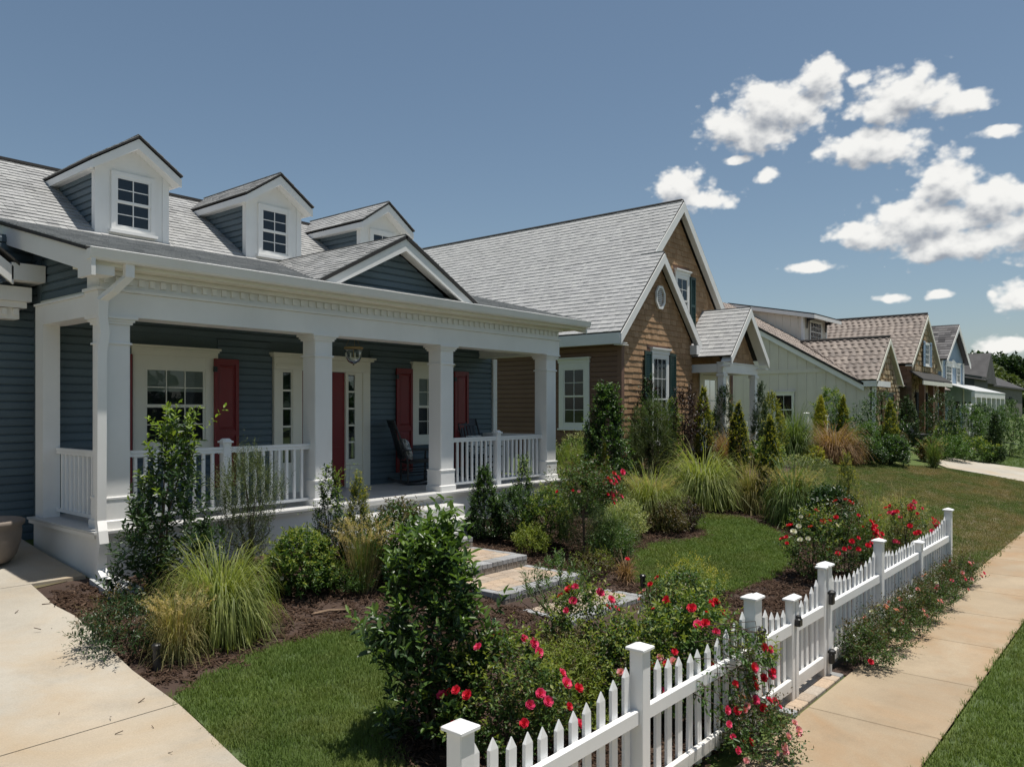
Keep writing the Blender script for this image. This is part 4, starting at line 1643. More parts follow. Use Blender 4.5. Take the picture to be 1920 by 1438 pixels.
pgw = MB().prism([(EPX - 1.1, EPY + .36, 3.98), (EPX + 1.1, EPY + .36, 3.98), (EPX, EPY + .36, 5.25)], Y * .05).build('porch_gable', M['brown_lap'], brown)
bk.cover(pgw, Vector((EPX - 1.1, EPY + .358, 3.98)), X, Z, [(.02, 0), (2.18, 0), (1.1, 1.2)], .15, SW, .016, (), .02, .005)
for px in (EPX - 1.08, EPX + 1.08):
    p = MB().cbox(px - .09, px + .09, EPY + .29, EPY + .47, 1.5, 3.68, .01)
    p.cbox(px - .12, px + .12, EPY + .26, EPY + .50, 1.5, 1.68, .01)
    p.cbox(px - .12, px + .12, EPY + .26, EPY + .50, 3.58, 3.66, .01)
    p.build('post', M['white'], brown)
MB().box(EPX - 1.3, EPX + 1.3, EPY + .15, YB - .003, .7, 1.5).build('porch_base', M['curb'], brown)
MB().box(EPX - 1.0, EPX + 1.0, EPY - .25, EPY + .148, .7, 1.32).build('step', M['curb'], brown)
DW = Vector((0, YB, 0))
dc = MB()
B = lambda *a: bbox_uvn(dc, DW, X, -Y, *a)
B(21.5, 21.68, 1.5, 3.7, 0, .05)
B(23.3, 23.5, 1.5, 3.7, 0, .05)
B(21.5, 23.5, 3.702, 3.9, 0, .06)
B(22.72, 22.8, 1.5, 3.7, 0, .05)
dco = dc.build('door_casing', M['cream'], brown)
bdoor = MB()
bbox_uvn(bdoor, DW, X, -Y, 21.69, 22.71, 1.5, 3.69, 0, .02)
bdo = bdoor.build('door', M['cream'], brown)
for i in range(2):
    for j in range(2):
        q = MB()
        bbox_uvn(q, DW, X, -Y, 21.85 + i * .36, 22.17 + i * .36, 2.3 + j * .64, 2.9 + j * .64, .021, .024)
        q.build('pane', M['glass'], bdo)
        q = MB()
        bbox_uvn(q, DW, X, -Y, 21.85 + i * .36, 22.17 + i * .36, 2.3 + j * .64, 2.9 + j * .64, .0201, .0205)
        q.build('interior', M['dark'], bdo)
q = MB()
bbox_uvn(q, DW, X, -Y, 22.86, 23.24, 1.9, 3.6, .0, .03)
q.build('sidelight', M['cream'], dco)
sc_ = MB()
sc_.lathe([(.02, 0), (.07, .02), (.08, .18), (.05, .22), (.02, .26)], (20.62, YB - .14, 3.28), 10)
sc_.box(20.60, 20.64, YB - .14, YB - .002, 3.5, 3.53)
sc_.build('wall_lamp', M['black'], brown)
bs.finish()
bk.finish()
bsh.finish()

# ------------------------------------------------------------ pale board and batten house with the tile roofs
h3 = thing('house', 'pale board and batten house with wavy tile roofs and tan stone gables', 'house', (40, 13, 1.2))
tl = Lay(h3, 'roof_tile', M['tile'], 300, 'roof_tiles')
TW = [.30]
XA, YA = 35.2, 9.8
pr = lambda y: 3.96 + .578 * (y - 10.34)
lw = MB()
lw.prism([(XA, 9.66, .8), (XA, 25.0, .8), (XA, 25.0, 3.6), (XA, 17.3, pr(17.3) - .12), (XA, 10.3, pr(10.3) - .12), (XA, 9.66, 3.62)], X * .15)
lwo = lw.build('wall', M['bb'], h3)
for i in range(34):
    yy = 9.98 + i * .42
    zt = pr(yy) - .16 if yy < 17.3 else pr(17.3) - .16 - (yy - 17.3) * .578
    if yy < 10.3:
        zt = 3.6
    MB().box(XA - .025, XA - .001, yy - .03, yy + .03, .9, zt).build('batten', M['bb'], lwo)
MB().box(XA - .045, XA - .003, 11.2, 24, 4.28, 4.46).build('band_board', M['bb'], h3)
MB().box(XA - .04, XA + .12, 9.58, 9.72, .8, 3.62).build('corner_board', M['white'], h3, split=True)
window(h3, Vector((XA - .026, 0, 0)), -Y, -X, -13.95, -13.0, 1.9, 3.4, .08, .05, 2, 2, 'white')
WP = [.42]
EYT = [.42]


def tileroof(a, b, c, d):
    return roofplane(h3, tl, a, b, c, d, .27, .022, .06, 'roof', None, TW, .035)


XL = 35.0
tileroof((XL, 10.0, pr(10.0)), (52, 10.0, pr(10.0)), (52, 17.3, pr(17.3)), (XL, 17.3, pr(17.3)))
tileroof((52, 24.6, pr(10.0)), (XL, 24.6, pr(10.0)), (XL, 17.3, pr(17.3)), (52, 17.3, pr(17.3)))
tr = MB()
rake(tr, (XL + .02, 10.0, pr(10.0) - .06), (XL + .02, 17.3, pr(17.3) - .06), .26, .04, X)
tr.box(34.98, 37, 9.45, 9.50, 3.62, 3.86)
tr.box(34.98, 35.04, 9.5, 10.1, 3.62, 3.86)
tr.build('rake_board', M['white'], h3, split=True)
dk = MB()
rake(dk, (XL - .02, 10.0, pr(10.0) + .03), (XL - .02, 17.3, pr(17.3) + .03), .12, .05, X)
dk.build('drip_edge', M['ridge'], h3)
# small stone gable
def stonegable(x0, x1, yw, z0, zeave, xp, zp, n_seed):
    o = MB().prism([(x0, yw, z0), (x1, yw, z0), (x1, yw, zeave), (xp, yw, zp), (x0, yw, zeave)], Y * .15).build('stone_wall', M['stone'], h3)
    g = np.random.default_rng(n_seed)
    mb = MB()
    z = z0
    while z < zp:
        hh = g.uniform(.16, .30)
        x = x0
        while x < x1 - .05:
            ww = min(g.uniform(.18, .5), x1 - x)
            zc = z + hh / 2
            lim = zeave + (zp - zeave) * (1 - abs((x + ww / 2) - xp) / ((x1 - x0) / 2))
            if zc < lim - .1:
                c = [(x + .015 + g.uniform(0, .04), z + .015 + g.uniform(0, .04)), (x + ww - .015 - g.uniform(0, .04), z + .015), (x + ww - .015, z + hh - .02 - g.uniform(0, .05)), (x + .02, z + hh - .015)]
                dpt = g.uniform(.03, .09)
                mb.prism([(a, yw - .001, b) for a, b in c], Y * -dpt)
            x += ww
        z += hh
    s = mb.build('stones', M['stone'], o)
    s['kind'] = 'stuff'
    return o


def tilegable(x0, x1, yr, zE, xp, zP, yback):
    ye = 10.34 + (zE - 3.96) / .578
    tileroof((x0, ye, zE), (x0, yr, zE), (xp, yr, zP), (xp, yback, zP))
    tileroof((x1, yr, zE), (x1, ye, zE), (xp, yback, zP), (xp, yr, zP))
    t = MB()
    for xa in (x0, x1):
        t.prism([(xa, yr - .02, zE - .05), (xp, yr - .02, zP - .05), (xp, yr - .02, zP - .27), (xa, yr - .02, zE - .22)], Y * .04)
        t.prism([(xa, yr + .022, zE - .12), (xp, yr + .022, zP - .12), (xp, yr + .022, zP - .14), (xa, yr + .022, zE - .14)], Y * .3)
    t.build('rake_board', M['cream'], h3, split=True)
    MB().tube([(xp, yr + .02, zP + .05), (xp, yback, zP + .05)], .07, 6).build('ridge_cap', M['ridge'], h3)


stonegable(35.2, 38.95, 9.64, .8, 3.75, 37.05, 5.5, 4)
tilegable(34.97, 39.17, 9.47, 3.9, 37.05, 5.80, 13.4)
sw = window(h3, Vector((0, 9.56, 0)), X, -Y, 36.4, 37.7, 1.9, 3.3, .1, .06, 2, 4, 'green')
shutter(h3, Vector((0, 9.56, 0)), X, -Y, 35.95, 36.38, 1.9, 3.3, M['wood'])
shutter(h3, Vector((0, 9.56, 0)), X, -Y, 37.72, 38.15, 1.9, 3.3, M['wood'])
stonegable(42.1, 47.8, 9.85, .8, 4.75, 44.95, 7.2, 5)
tilegable(41.75, 48.12, 9.68, 4.9, 44.95, 7.55, 16.5)
bw_ = MB().box(42.0, 42.12, 9.78, 14, .8, 4.8).build('brick_wall', M['brick'], h3)
brk = MB()
g_ = np.random.default_rng(8)
for j in range(20):
    for i in range(9):
        yy = 9.80 + i * .42 + (.21 if j % 2 else 0)
        brk.box(41.97 - g_.uniform(0, .02), 41.999, yy, yy + .40, .9 + j * .19, .9 + j * .19 + .175)
brk.build('bricks', M['brick'], bw_)['kind'] = 'stuff'
window(h3, Vector((0, 9.76, 0)), X, -Y, 44.5, 45.5, 4.9, 6.1, .1, 0, 2, 4, 'white')
shutter(h3, Vector((0, 9.76, 0)), X, -Y, 44.1, 44.48, 4.85, 6.15, M['ltblue'])
shutter(h3, Vector((0, 9.76, 0)), X, -Y, 45.52, 45.9, 4.85, 6.15, M['ltblue'])
MB().prism([(41.5, 9.15, 4.05), (47.9, 9.15, 4.05), (47.9, 9.84, 4.5), (41.9, 9.84, 4.5)], Z * .08).build('pent_roof', M['ridge'], h3)
MB().box(41.5, 47.9, 9.13, 9.18, 3.85, 4.04).build('pent_fascia', M['cream'], h3)
for px in (42.3, 44.2, 46.6):
    MB().cbox(px - .13, px + .13, 9.25, 9.5, 1.1, 3.9, .01).build('post', M['wood'], h3)
for (a, b) in ((42.7, 43.9), (44.8, 46.2)):
    MB().box(a, b, 9.70, 9.76, 1.2, 3.5).build('door', M['dark'], h3)
# shed dormer
dm = MB()
dm.prism([(38.15, 13.7, 5.85), (38.15, 13.7, 7.2), (38.15, 17.2, 7.9), (38.15, 17.2, 7.8)], X * .12)
dm.box(38.27, 41.5, 13.7, 13.82, 5.6, 7.2)
dmo = dm.build('dormer', M['bb'], h3)
for i in range(8):
    yy = 13.95 + i * .38
    MB().box(38.125, 38.149, yy - .03, yy + .03, pr(yy) + .05, 7.15 + (yy - 13.7) * .2).build('batten', M['bb'], dmo)
for xx in (38.15, 41.38):
    MB().box(xx - .02, xx + .2, 13.66, 13.76, 5.8, 7.2).build('corner_board', M['white'], dmo, split=True)
window(dmo, Vector((0, 13.66, 0)), X, -Y, 39.0, 40.7, 5.95, 7.05, .08, 0, 4, 4, 'white')
for xx in (38.5, 41.2):
    MB().prism([(xx, 13.64, 6.6), (xx, 13.64, 7.1), (xx, 13.2, 7.1), (xx, 13.2, 7.05), (xx, 13.58, 6.95), (xx, 13.6, 6.6)], X * .1).build('bracket', M['black'], dmo)
MB().prism([(37.9, 13.05, 7.18), (41.9, 13.05, 7.18), (41.9, 17.4, 8.05), (37.9, 17.4, 8.05)], Z * .05).build('dormer_roof', M['ridge'], dmo)
t = MB()
t.prism([(37.9, 13.05, 7.17), (37.9, 17.4, 8.04), (37.9, 17.4, 7.86), (37.9, 13.05, 6.99)], X * .05)
t.box(37.95, 41.9, 13.05, 13.1, 7.0, 7.17)
t.build('dormer_fascia', M['white'], dmo, split=True)
tl.finish()

# ------------------------------------------------------------ light blue house, and the ones behind
h4 = thing('house', 'light blue two storey house with mottled dark roof and white metal porch roof', 'house', (58, 13, 1.2))
MB().prism([(54.5, 11, .8), (61.2, 11, .8), (61.2, 11, 5.95), (57.7, 11, 7.9), (54.5, 11, 5.95)], Y * 9).build('wall', M['ltblue'], h4)
h4s = Lay(h4, 'shingle', M['shingle3'], 120, 'shingles')
roofplane(h4, h4s, (54.1, 20, 5.75), (54.1, 10.6, 5.75), (57.7, 10.6, 8.15), (57.7, 20, 8.15), .3, .03, .08, widths=[.5, .7, .4])
roofplane(h4, h4s, (61.5, 10.6, 5.75), (61.5, 20, 5.75), (57.7, 20, 8.15), (57.7, 10.6, 8.15), .3, .03, .08, widths=[.5, .7, .4])
h4s.finish()
t = MB()
for xa in (54.1, 61.5):
    t.prism([(xa, 10.58, 5.7), (57.7, 10.58, 8.1), (57.7, 10.58, 7.8), (xa, 10.58, 5.45)], Y * .05)
t.box(54.4, 54.75, 10.95, 10.99, .9, 5.8)
t.box(60.9, 61.25, 10.95, 10.99, .9, 5.8)
t.prism([(55.3, 10.93, 5.4), (60.2, 10.93, 5.4), (57.7, 10.93, 5.9)], Y * .06)
t.build('rake_board', M['white'], h4, split=True)
for (a, b) in ((55.6, 57.4), (58.8, 60.0)):
    window(h4, Vector((0, 10.98, 0)), X, -Y, a, b, 4.35, 5.6, .14, .1, 2, 4)
MB().prism([(54.7, 9.2, 3.75), (66, 9.2, 3.75), (65.0, 11, 4.3), (54.7, 11, 4.3)], Z * .05).build('porch_roof', M['metalroof'], h4)
MB().box(54.7, 66, 9.22, 9.4, 3.4, 3.74).build('porch_beam', M['white'], h4)
MB().box(61.2, 65.4, 11, 16, .8, 4.1).build('wall', M['ltblue'], h4)
for i in range(7):
    px = 55.0 + i * 1.78
    MB().box(px - .12, px + .12, 9.2, 9.44, .9, 3.4).build('post', M['white'], h4)
for i in range(4):
    MB().box(56.5 + i * 2.2, 57.5 + i * 2.2, 10.96, 10.99, 1.6, 3.2).build('window', M['dark'], h4)
h5 = thing('house', 'dark charcoal sided house behind the light blue house', 'house', (76, 15, 1.2))
MB().prism([(74, 12.5, .8), (74, 23, .8), (74, 23, 7.2), (74, 12.5, 5.2)], X * 6).build('wall', M['darksiding'], h5)
MB().prism([(73.6, 11.9, 5.15), (73.6, 23.3, 7.35), (80.3, 23.3, 7.35), (80.3, 11.9, 5.15)], Z * .2).build('roof', M['shingle3'], h5)
h6 = thing('house', 'grey stone house with long low grey roof below the distant trees', 'house', (98, 18, 1.2))
MB().box(92, 125, 15.5, 28, .8, 5.4).build('wall', M['greystone'], h6)
MB().prism([(91.5, 15.2, 5.2), (126, 15.2, 5.2), (126, 22, 8.6), (91.5, 22, 8.6)], Z * .2).build('roof', M['shingle3'], h6)
MB().prism([(94, 14.9, 5.4), (101, 14.9, 5.4), (97.5, 14.9, 8.7)], Y * 7).build('gable', M['shingle3'], h6)
for i in range(3):
    MB().box(104 + i * 5, 106 + i * 5, 15.44, 15.499, 2.2, 4.2).build('window', M['dark'], h6)

# ------------------------------------------------------------ paver path with steps
PXA, PXB = 7.0, 8.56
LEV = [(5.02, 5.98, .345), (5.98, 6.9, .487), (6.9, 7.93, .628), (7.93, 8.52, .765)]
BR = {}


def brick_mesh(a, b, c):
    k = (round(a, 3), round(b, 3), round(c, 3))
    if k not in BR:
        BR[k] = MB().cbox(0, a, 0, b, 0, c, .006).mesh('paver')
    return BR[k]


def pave(parent, b0, x0, x1, y0, y1, z, front=True, border=.2, zf=None):
    zf = zf or (lambda x, y: z)
    g = .006
    # grey border course: front edge, then both sides
    yi = y0 + (border if front else 0)
    if front:
        n = max(1, round((x1 - x0) / .105))
        wd = (x1 - x0) / n
        for i in range(n):
            o = link('paver', brick_mesh(wd - g, border - g, .06), parent, (M['paver_grey'],), Vector((x0 + i * wd, y0, zf(x0, y0) - .06 + random.uniform(-.003, .003))) - b0)
    n = max(1, round((y1 - yi) / .2))
    ln = (y1 - yi) / n
    for xx in (x0, x1 - .105):
        for i in range(n):
            link('paver', brick_mesh(.105 - g, ln - g, .061), parent, (M['paver_grey'],), Vector((xx, yi + i * ln, zf(xx, yi + i * ln) - .061 + random.uniform(-.003, .003))) - b0)
    # tan field in running bond
    xa, xb = x0 + .105, x1 - .105
    rows = max(1, round((y1 - yi) / .135))
    rh = (y1 - yi) / rows
    for j in range(rows):
        x = xa - (random.choice((0, .07, .13)))
        while x < xb - .02:
            ww = random.choice((.2, .2, .135, .26))
            a, b = max(x, xa), min(x + ww, xb)
            if xb - b < .05:
                b = xb
            if b - a > .02:
                link('paver', brick_mesh(round(b - a, 2) - g, rh - g, .06), parent, (M['paver_tan'],), Vector((a, yi + j * rh, zf(a, yi + j * rh) - .06 + random.uniform(-.004, .003))) - b0)
            x = b if b == xb else x + ww


for i, (y0, y1, z) in enumerate(LEV):
    s = thing('paved_step', 'paver step of tan bricks edged in grey, ' + ('lowest of the flight nearest the gate', 'second from the gate', 'third from the gate', 'highest just below the porch')[i], 'step', (7.78, y0, z), 'paved steps of the garden path')
    b0 = base_of(s)
    MB().box(PXA + .012, PXB - .012, y0 + .014, y1 + (.02 if i < 3 else 0), z - .36, z - .065).build('bedding', M['paver_side'], s)
    pave(s, b0, PXA, PXB, y0, y1, z)
    n = 7
    wd = (PXB - PXA) / n
    for j in range(n):
        link('block', brick_mesh(wd - .006, .05, .13), s, (M['paver_side'],), Vector((PXA + j * wd + .003, y0 + .008, z - .195)) - b0)
    n = max(2, round((y1 - y0) / .25))
    wd = (y1 - y0) / n
    for xx in (PXA + .006, PXB - .056):
        for j in range(n):
            link('block', brick_mesh(.05, wd - .006, .13), s, (M['paver_side'],), Vector((xx, y0 + j * wd + .003, z - .197)) - b0)
gp = thing('garden_path', 'sloping paver walk between the picket gate and the lowest brick step', 'path', (7.5, 3.8, .1))
b0 = base_of(gp)
slope = lambda x, y: .035 + .165 * min(1, max(0, (y - 2.9) / 1.3))
for yy0, yy1 in ((2.5, 3.2), (3.2, 4.1), (4.1, 5.02)):
    pave(gp, b0, 6.75 if yy0 < 3 else PXA, 8.1 if yy0 < 3 else PXB - .2, yy0, yy1, 0, False, zf=lambda x, y: slope(x, y))
MB().prism([(PXA, 2.5, -.1), (8.3, 2.5, -.1), (8.3, 5.02, .12), (PXA, 5.02, .12)], Z * .025).build('bedding', M['paver_side'], gp)

# ------------------------------------------------------------ picket fence and gate
FYY = 2.65
PK = [2.77, 4.45, 6.22, 8.01, 9.87, 11.75, 13.6]
POST_H = 1.10


def fpost(parent, x, hh, y=FYY, s=.05, z=0.0):
    b = base_of(parent)
    o = link('post', MB().cbox(-s, s, -s, s, -.1, hh, .005).mesh('post'), parent, (M['white_vinyl'],), Vector((x, y, z)) - b)
    c = MB().cbox(-s - .02, s + .02, -s - .02, s + .02, 0, .018, .004)
    c.add([(-s - .014, -s - .014, .018), (s + .014, -s - .014, .018), (s + .014, s + .014, .018), (-s - .014, s + .014, .018), (0, 0, .045)], [(0, 1, 4), (1, 2, 4), (2, 3, 4), (3, 0, 4)])
    link('cap', c.mesh('cap'), o, (M['white_vinyl'],), Vector((0, 0, hh)))
    return o


PKC = {}


def picket(parent, x, top, y=FYY, zb=.05, wd=.064, z=0.0, along=X):
    b = base_of(parent)
    hh = round(top - zb, 3)
    k = (hh, wd)
    if k not in PKC:
        t = .011
        hw = wd / 2
        m = MB()
        m.box(-hw, hw, -t, t, 0, hh - .085)
        # the dog-ear neck and the pointed tip
        m.add([(-hw, -t, hh - .085), (hw, -t, hh - .085), (hw, t, hh - .085), (-hw, t, hh - .085), (-hw * .98, -t, hh - .06), (hw * .98, -t, hh - .06), (hw * .98, t, hh - .06), (-hw * .98, t, hh - .06), (0, -t * .3, hh), (0, t * .3, hh)],
              [(0, 1, 5, 4), (1, 2, 6, 5), (2, 3, 7, 6), (3, 0, 4, 7), (4, 5, 8), (6, 7, 9), (5, 6, 9, 8), (7, 4, 8, 9)])
        PKC[k] = m.mesh('picket')
    o = link('picket', PKC[k], parent, (M['white_vinyl'],), Vector((x, y, zb + z)) - b)
    o.rotation_euler = (random.gauss(0, .004), random.gauss(0, .007), 0)
    o.location.z += random.gauss(0, .004)
    if along is Y:
        o.rotation_euler.z = R(90)
    return o


def span(parent, x0, x1, rise, zr=.72, flip=False, n=None):
    """pickets hung in a dip between two posts, with a top and a bottom rail"""
    L_ = x1 - x0
    n = n or round(L_ / .147)
    for i in range(n):
        t = (i + .5) / n
        top = .885 + .135 * rise(t)
        picket(parent, x0 + L_ * t, round(top, 2), FYY + .03)
    m = MB()
    m.cbox(x0, x1, FYY - .025, FYY + .018, zr - .09, zr, .006)
    m.build('rail', M['white_vinyl'], parent)
    MB().cbox(x0, x1, FYY - .025, FYY + .018, .12, .21, .006).build('rail', M['white_vinyl'], parent)


dip = lambda t: (2 * t - 1) ** 2
f1_ = thing('picket_fence', 'white picket fence grown through with roses, between its end post and the gate', 'fence', (4.5, FYY, 0))
for x in PK[:3]:
    fpost(f1_, x, POST_H)
for a, b in ((PK[0], PK[1]), (PK[1], PK[2])):
    span(f1_, a + .05, b - .05, dip)
f2_ = thing('picket_fence', 'white picket fence beyond the gate, ending at a corner post by the open lawn', 'fence', (11, FYY, 0))
for i, x in enumerate(PK[3:]):
    fpost(f2_, x, POST_H if i != 2 else .84)
span(f2_, PK[3] + .05, PK[4] - .05, dip)
span(f2_, PK[4] + .05, PK[5] - .05, lambda t: max(0, 1 - 1.9 * t) ** 2 * .9)
span(f2_, PK[5] + .05, PK[6] - .05, lambda t: max(0, 1.9 * t - .9) ** 2 * 1.15)
gm = (PK[2] + PK[3]) / 2
for k, (xa, xb, lab) in enumerate(((PK[2] + .06, gm - .012, 'white picket gate leaf with the black latch and a taller post at the rose vine'), (gm + .012, PK[3] - .06, 'white picket gate leaf without a latch, hung from the post of the open fence'))):
    g_ = thing('gate_leaf', lab, 'gate', ((xa + xb) / 2, FYY, 0), 'leaves of the double picket gate')
    hi, lo = (xa, xb) if k == 0 else (xb, xa)
    b = base_of(g_)
    for xx, hh in ((hi, 1.09), (lo, .93)):
        sgn = 1 if xx == xa else -1
        fpost(g_, xx + sgn * .035, hh, FYY, .035)
    L_ = xb - xa - .14
    n = 5
    for i in range(n):
        t = (i + .5) / n
        q = (1 - t) if k == 0 else t
        picket(g_, xa + .07 + L_ * t, round(.86 + .16 * q ** 2, 2), FYY + .02, .10)
    for (z0, z1) in ((.63, .73), (.12, .23)):
        MB().cbox(xa + .07, xb - .07, FYY - .03, FYY + .008, z0, z1, .006).build('rail', M['white_vinyl'], g_)
    for zz in (.22, .80):
        m = MB()
        cx_ = hi + (-.03 if k == 0 else .03)
        m.cbox(cx_ - .042, cx_ + .042, FYY - .092, FYY - .051, zz - .065, zz + .035, .010)
        m.lathe([(.040, 0), (.038, .022), (.022, .036), (.004, .04)], (cx_, FYY - .0715, zz + .033), 12)
        m.build('hinge', M['black'], g_)
    if k == 0:
        m = MB()
        m.cbox(lo - .03, lo + .05, FYY - .085, FYY - .036, .70, .77, .01)
        m.lathe([(.026, 0), (.024, .02), (.004, .03)], (lo + .01, FYY - .06, .768), 10)
        m.build('latch', M['black'], g_)

f3_ = thing('picket_fence', 'small white picket fence with scalloped gate posts between the brown and pale houses', 'fence', (30.2, 12, 1.2))
z_ = 1.15
for (x, y, hh) in ((30.2, 10.7, 1.35), (30.55, 10.1, 1.25)):
    fpost(f3_, x, hh, y, .07, z_)
for i in range(26):
    picket(f3_, 30.2, 1.05, 10.85 + i * .16, .05, .08, z_, Y)
for zz in (.3, .75):
    MB().box(30.22, 30.25, 10.8, 15, z_ + zz, z_ + zz + .08).build('rail', M['white_vinyl'], f3_)
m = MB()
for i in range(5):
    t = (i + .5) / 5
    y = 10.63 - .46 * t
    zz = z_ + 1.22 - .25 * math.sin(math.pi * t)
    m.box(30.24 + .3 * t, 30.27 + .3 * t, y - .05, y + .05, z_ + .1, zz)
m.build('panel', M['white_vinyl'], f3_)['kind'] = 'stuff'
f4_ = thing('picket_fence', 'white fence panel with round topped post in front of the light blue house', 'fence', (47, 8.3, 1.2))
for i in range(2):
    fpost(f4_, 46.6 + i * 1.2, 1.9, 8.2, .09, 1.0)
for i in range(7):
    picket(f4_, 46.75 + i * .15, 1.75, 8.2, .05, .11, 1.0)
for zz in (.4, 1.4):
    MB().box(46.65, 47.75, 8.18, 8.2, 1.0 + zz, 1.1 + zz).build('rail', M['white_vinyl'], f4_)

dv = sheet('far_driveway', [(30.95, 3.4), (31.15, 6.1), (32.2, 6.75), (35.55, 7.0), (36.2, 4.4), (36.8, 2.5), (31.0, 2.5)], .05, M['concrete'], 1.0, None, .1, 'structure')
dv2 = sheet('far_path', [(40, 7.1), (46, 8.6), (48, 8.6), (44, 7.0)], .04, M['concrete'], 1.0, None, .1, 'structure')
ch = thing('patio_chair', 'dark blue grey lounge chair by the stone house entrance', 'chair', (38.6, 8.4, h(38.6, 8.4)))
zc = h(38.6, 8.4)
MB().cbox(38.2, 39.1, 8.1, 8.9, zc + .15, zc + .45, .05).build('seat', M['darksiding'], ch)
MB().prism([(38.2, 8.8, zc + .4), (39.1, 8.8, zc + .4), (39.1, 9.1, zc + 1.0), (38.2, 9.1, zc + 1.0)], Y * .12).build('backrest', M['darksiding'], ch)
for a in (38.15, 39.05):
    MB().cbox(a, a + .1, 8.1, 8.95, zc + .05, zc + .65, .02).build('arm', M['darksiding'], ch)

# ------------------------------------------------------------ planting
L_ = lin
M['leaf_dark'] = leafmat('dark_evergreen_leaf', [(.022, .045, .016), (.03, .06, .02), (.018, .038, .014), (.04, .075, .022)], .25, .38, .45)
M['leaf_mid'] = leafmat('mid_green_leaf', [(.045, .085, .022), (.055, .10, .025), (.035, .07, .02), (.07, .115, .03)], .35, .42)
M['leaf_mid2'] = leafmat('laurel_leaf', [(.06, .105, .026), (.08, .13, .03), (.045, .085, .022), (.10, .15, .035)], .35, .36, .5)
M['leaf_new'] = leafmat('young_leaf', [(.12, .17, .03), (.15, .20, .035), (.10, .16, .035)], .45, .45)
M['leaf_yellow'] = leafmat('yellow_green_leaf', [(.12, .15, .03), (.16, .18, .04), (.09, .13, .03)], .4, .5)
M['leaf_gold'] = leafmat('golden_needle', [(.21, .20, .03), (.25, .22, .035), (.15, .17, .03)], .4, .55)
M['leaf_varieg'] = leafmat('cream_edged_leaf', [(.09, .13, .04), (.28, .29, .14), (.14, .17, .06), (.32, .31, .17)], .35, .5)
M['leaf_olive'] = leafmat('grey_olive_leaf', [(.06, .08, .035), (.075, .095, .04), (.05, .065, .03)], .25, .5)
M['leaf_purple'] = leafmat('deep_purple_leaf', [(.022, .012, .014), (.03, .014, .016), (.018, .012, .012)], .3, .4)
M['leaf_bronze'] = leafmat('bronze_leaf', [(.045, .045, .018), (.07, .05, .02), (.04, .032, .016), (.09, .07, .03)], .3, .45)
M['leaf_rose'] = leafmat('rose_leaf', [(.03, .06, .018), (.045, .08, .022), (.06, .095, .025), (.025, .05, .018), (.08, .06, .025)], .35, .42)
M['leaf_conifer'] = leafmat('dark_conifer_spray', [(.025, .05, .018), (.035, .06, .02), (.02, .04, .016)], .2, .6)
M['leaf_conifer2'] = leafmat('two_tone_conifer_spray', [(.05, .075, .02), (.09, .11, .025), (.035, .06, .02), (.14, .15, .03)], .3, .6)
M['blade_green'] = leafmat('ornamental_grass_blade', [(.15, .175, .05), (.19, .21, .07), (.11, .14, .04), (.24, .25, .10)], .45, .5)
M['blade_dark'] = leafmat('green_grass_blade', [(.07, .11, .03), (.10, .14, .04), (.06, .09, .03), (.15, .18, .07)], .4, .5)
M['blade_tan'] = leafmat('seeding_grass_blade', [(.17, .15, .06), (.24, .19, .09), (.13, .14, .045), (.30, .25, .13)], .4, .6)
M['blade_rust'] = leafmat('rust_grass_blade', [(.17, .10, .055), (.22, .13, .075), (.14, .08, .04), (.25, .17, .10)], .4, .6)
M['plume'] = leafmat('pale_seed_plume', [(.34, .27, .15), (.28, .22, .12), (.40, .33, .20)], .5, .8)
M['twig'] = simple('brown_twig', (.06, .04, .028))
M['petal_red'] = leafmat('red_petal', [(.66, .022, .045), (.72, .03, .075), (.56, .016, .035)], .3, .5, .25, .03)
M['petal_hot'] = leafmat('hot_pink_petal', [(.74, .05, .16), (.80, .09, .22), (.66, .035, .12)], .3, .5, .25, .03)
M['petal_pink'] = leafmat('pale_pink_petal', [(.80, .36, .42), (.82, .48, .50), (.76, .25, .34)], .35, .5, .25, .03)
M['petal_white'] = leafmat('white_petal', [(.75, .73, .66), (.70, .66, .55)], .3, .5, .25, .02)
M['petal_yellow'] = leafmat('yellow_petal', [(.65, .50, .05), (.6, .42, .04)], .3, .5, .25, .02)
M['trunk'] = simple('tree_bark', (.075, .05, .036))


def unit(a):
    return a / np.maximum(1e-9, np.linalg.norm(a, axis=-1, keepdims=True))


PROF = {
    'egg': lambda t: np.sin(np.pi * np.clip(t * .86 + .10, 0, 1)) ** .7,
    'mound': lambda t: np.sqrt(np.clip(1 - t ** 2, 0, 1)) * np.clip(.72 + t * 1.2, 0, 1),
    'cone': lambda t: np.clip(1.04 - t, 0, 1) ** .8 * np.clip(.6 + t * 4, 0, 1),
    'column': lambda t: np.clip(.55 + t * 2.2, 0, 1) * np.clip((1.03 - t) * 1.9, 0, 1) ** .8,
    'vase': lambda t: np.clip(.22 + t * 1.05, 0, 1) * np.clip((1.02 - t) * 3.2, 0, 1) ** .6,
    'tall': lambda t: np.clip(.7 + t * 1.5, 0, 1) * np.clip((1.05 - t) * 1.35, 0, 1) ** .75,
    'barrel': lambda t: np.clip(.5 + t * .95, 0, 1) * np.clip((1.05 - t) * 1.7, 0, 1) ** .7,
    'ball': lambda t: np.sqrt(np.clip(1 - (2 * t - 1) ** 2, 0, 1)),
}


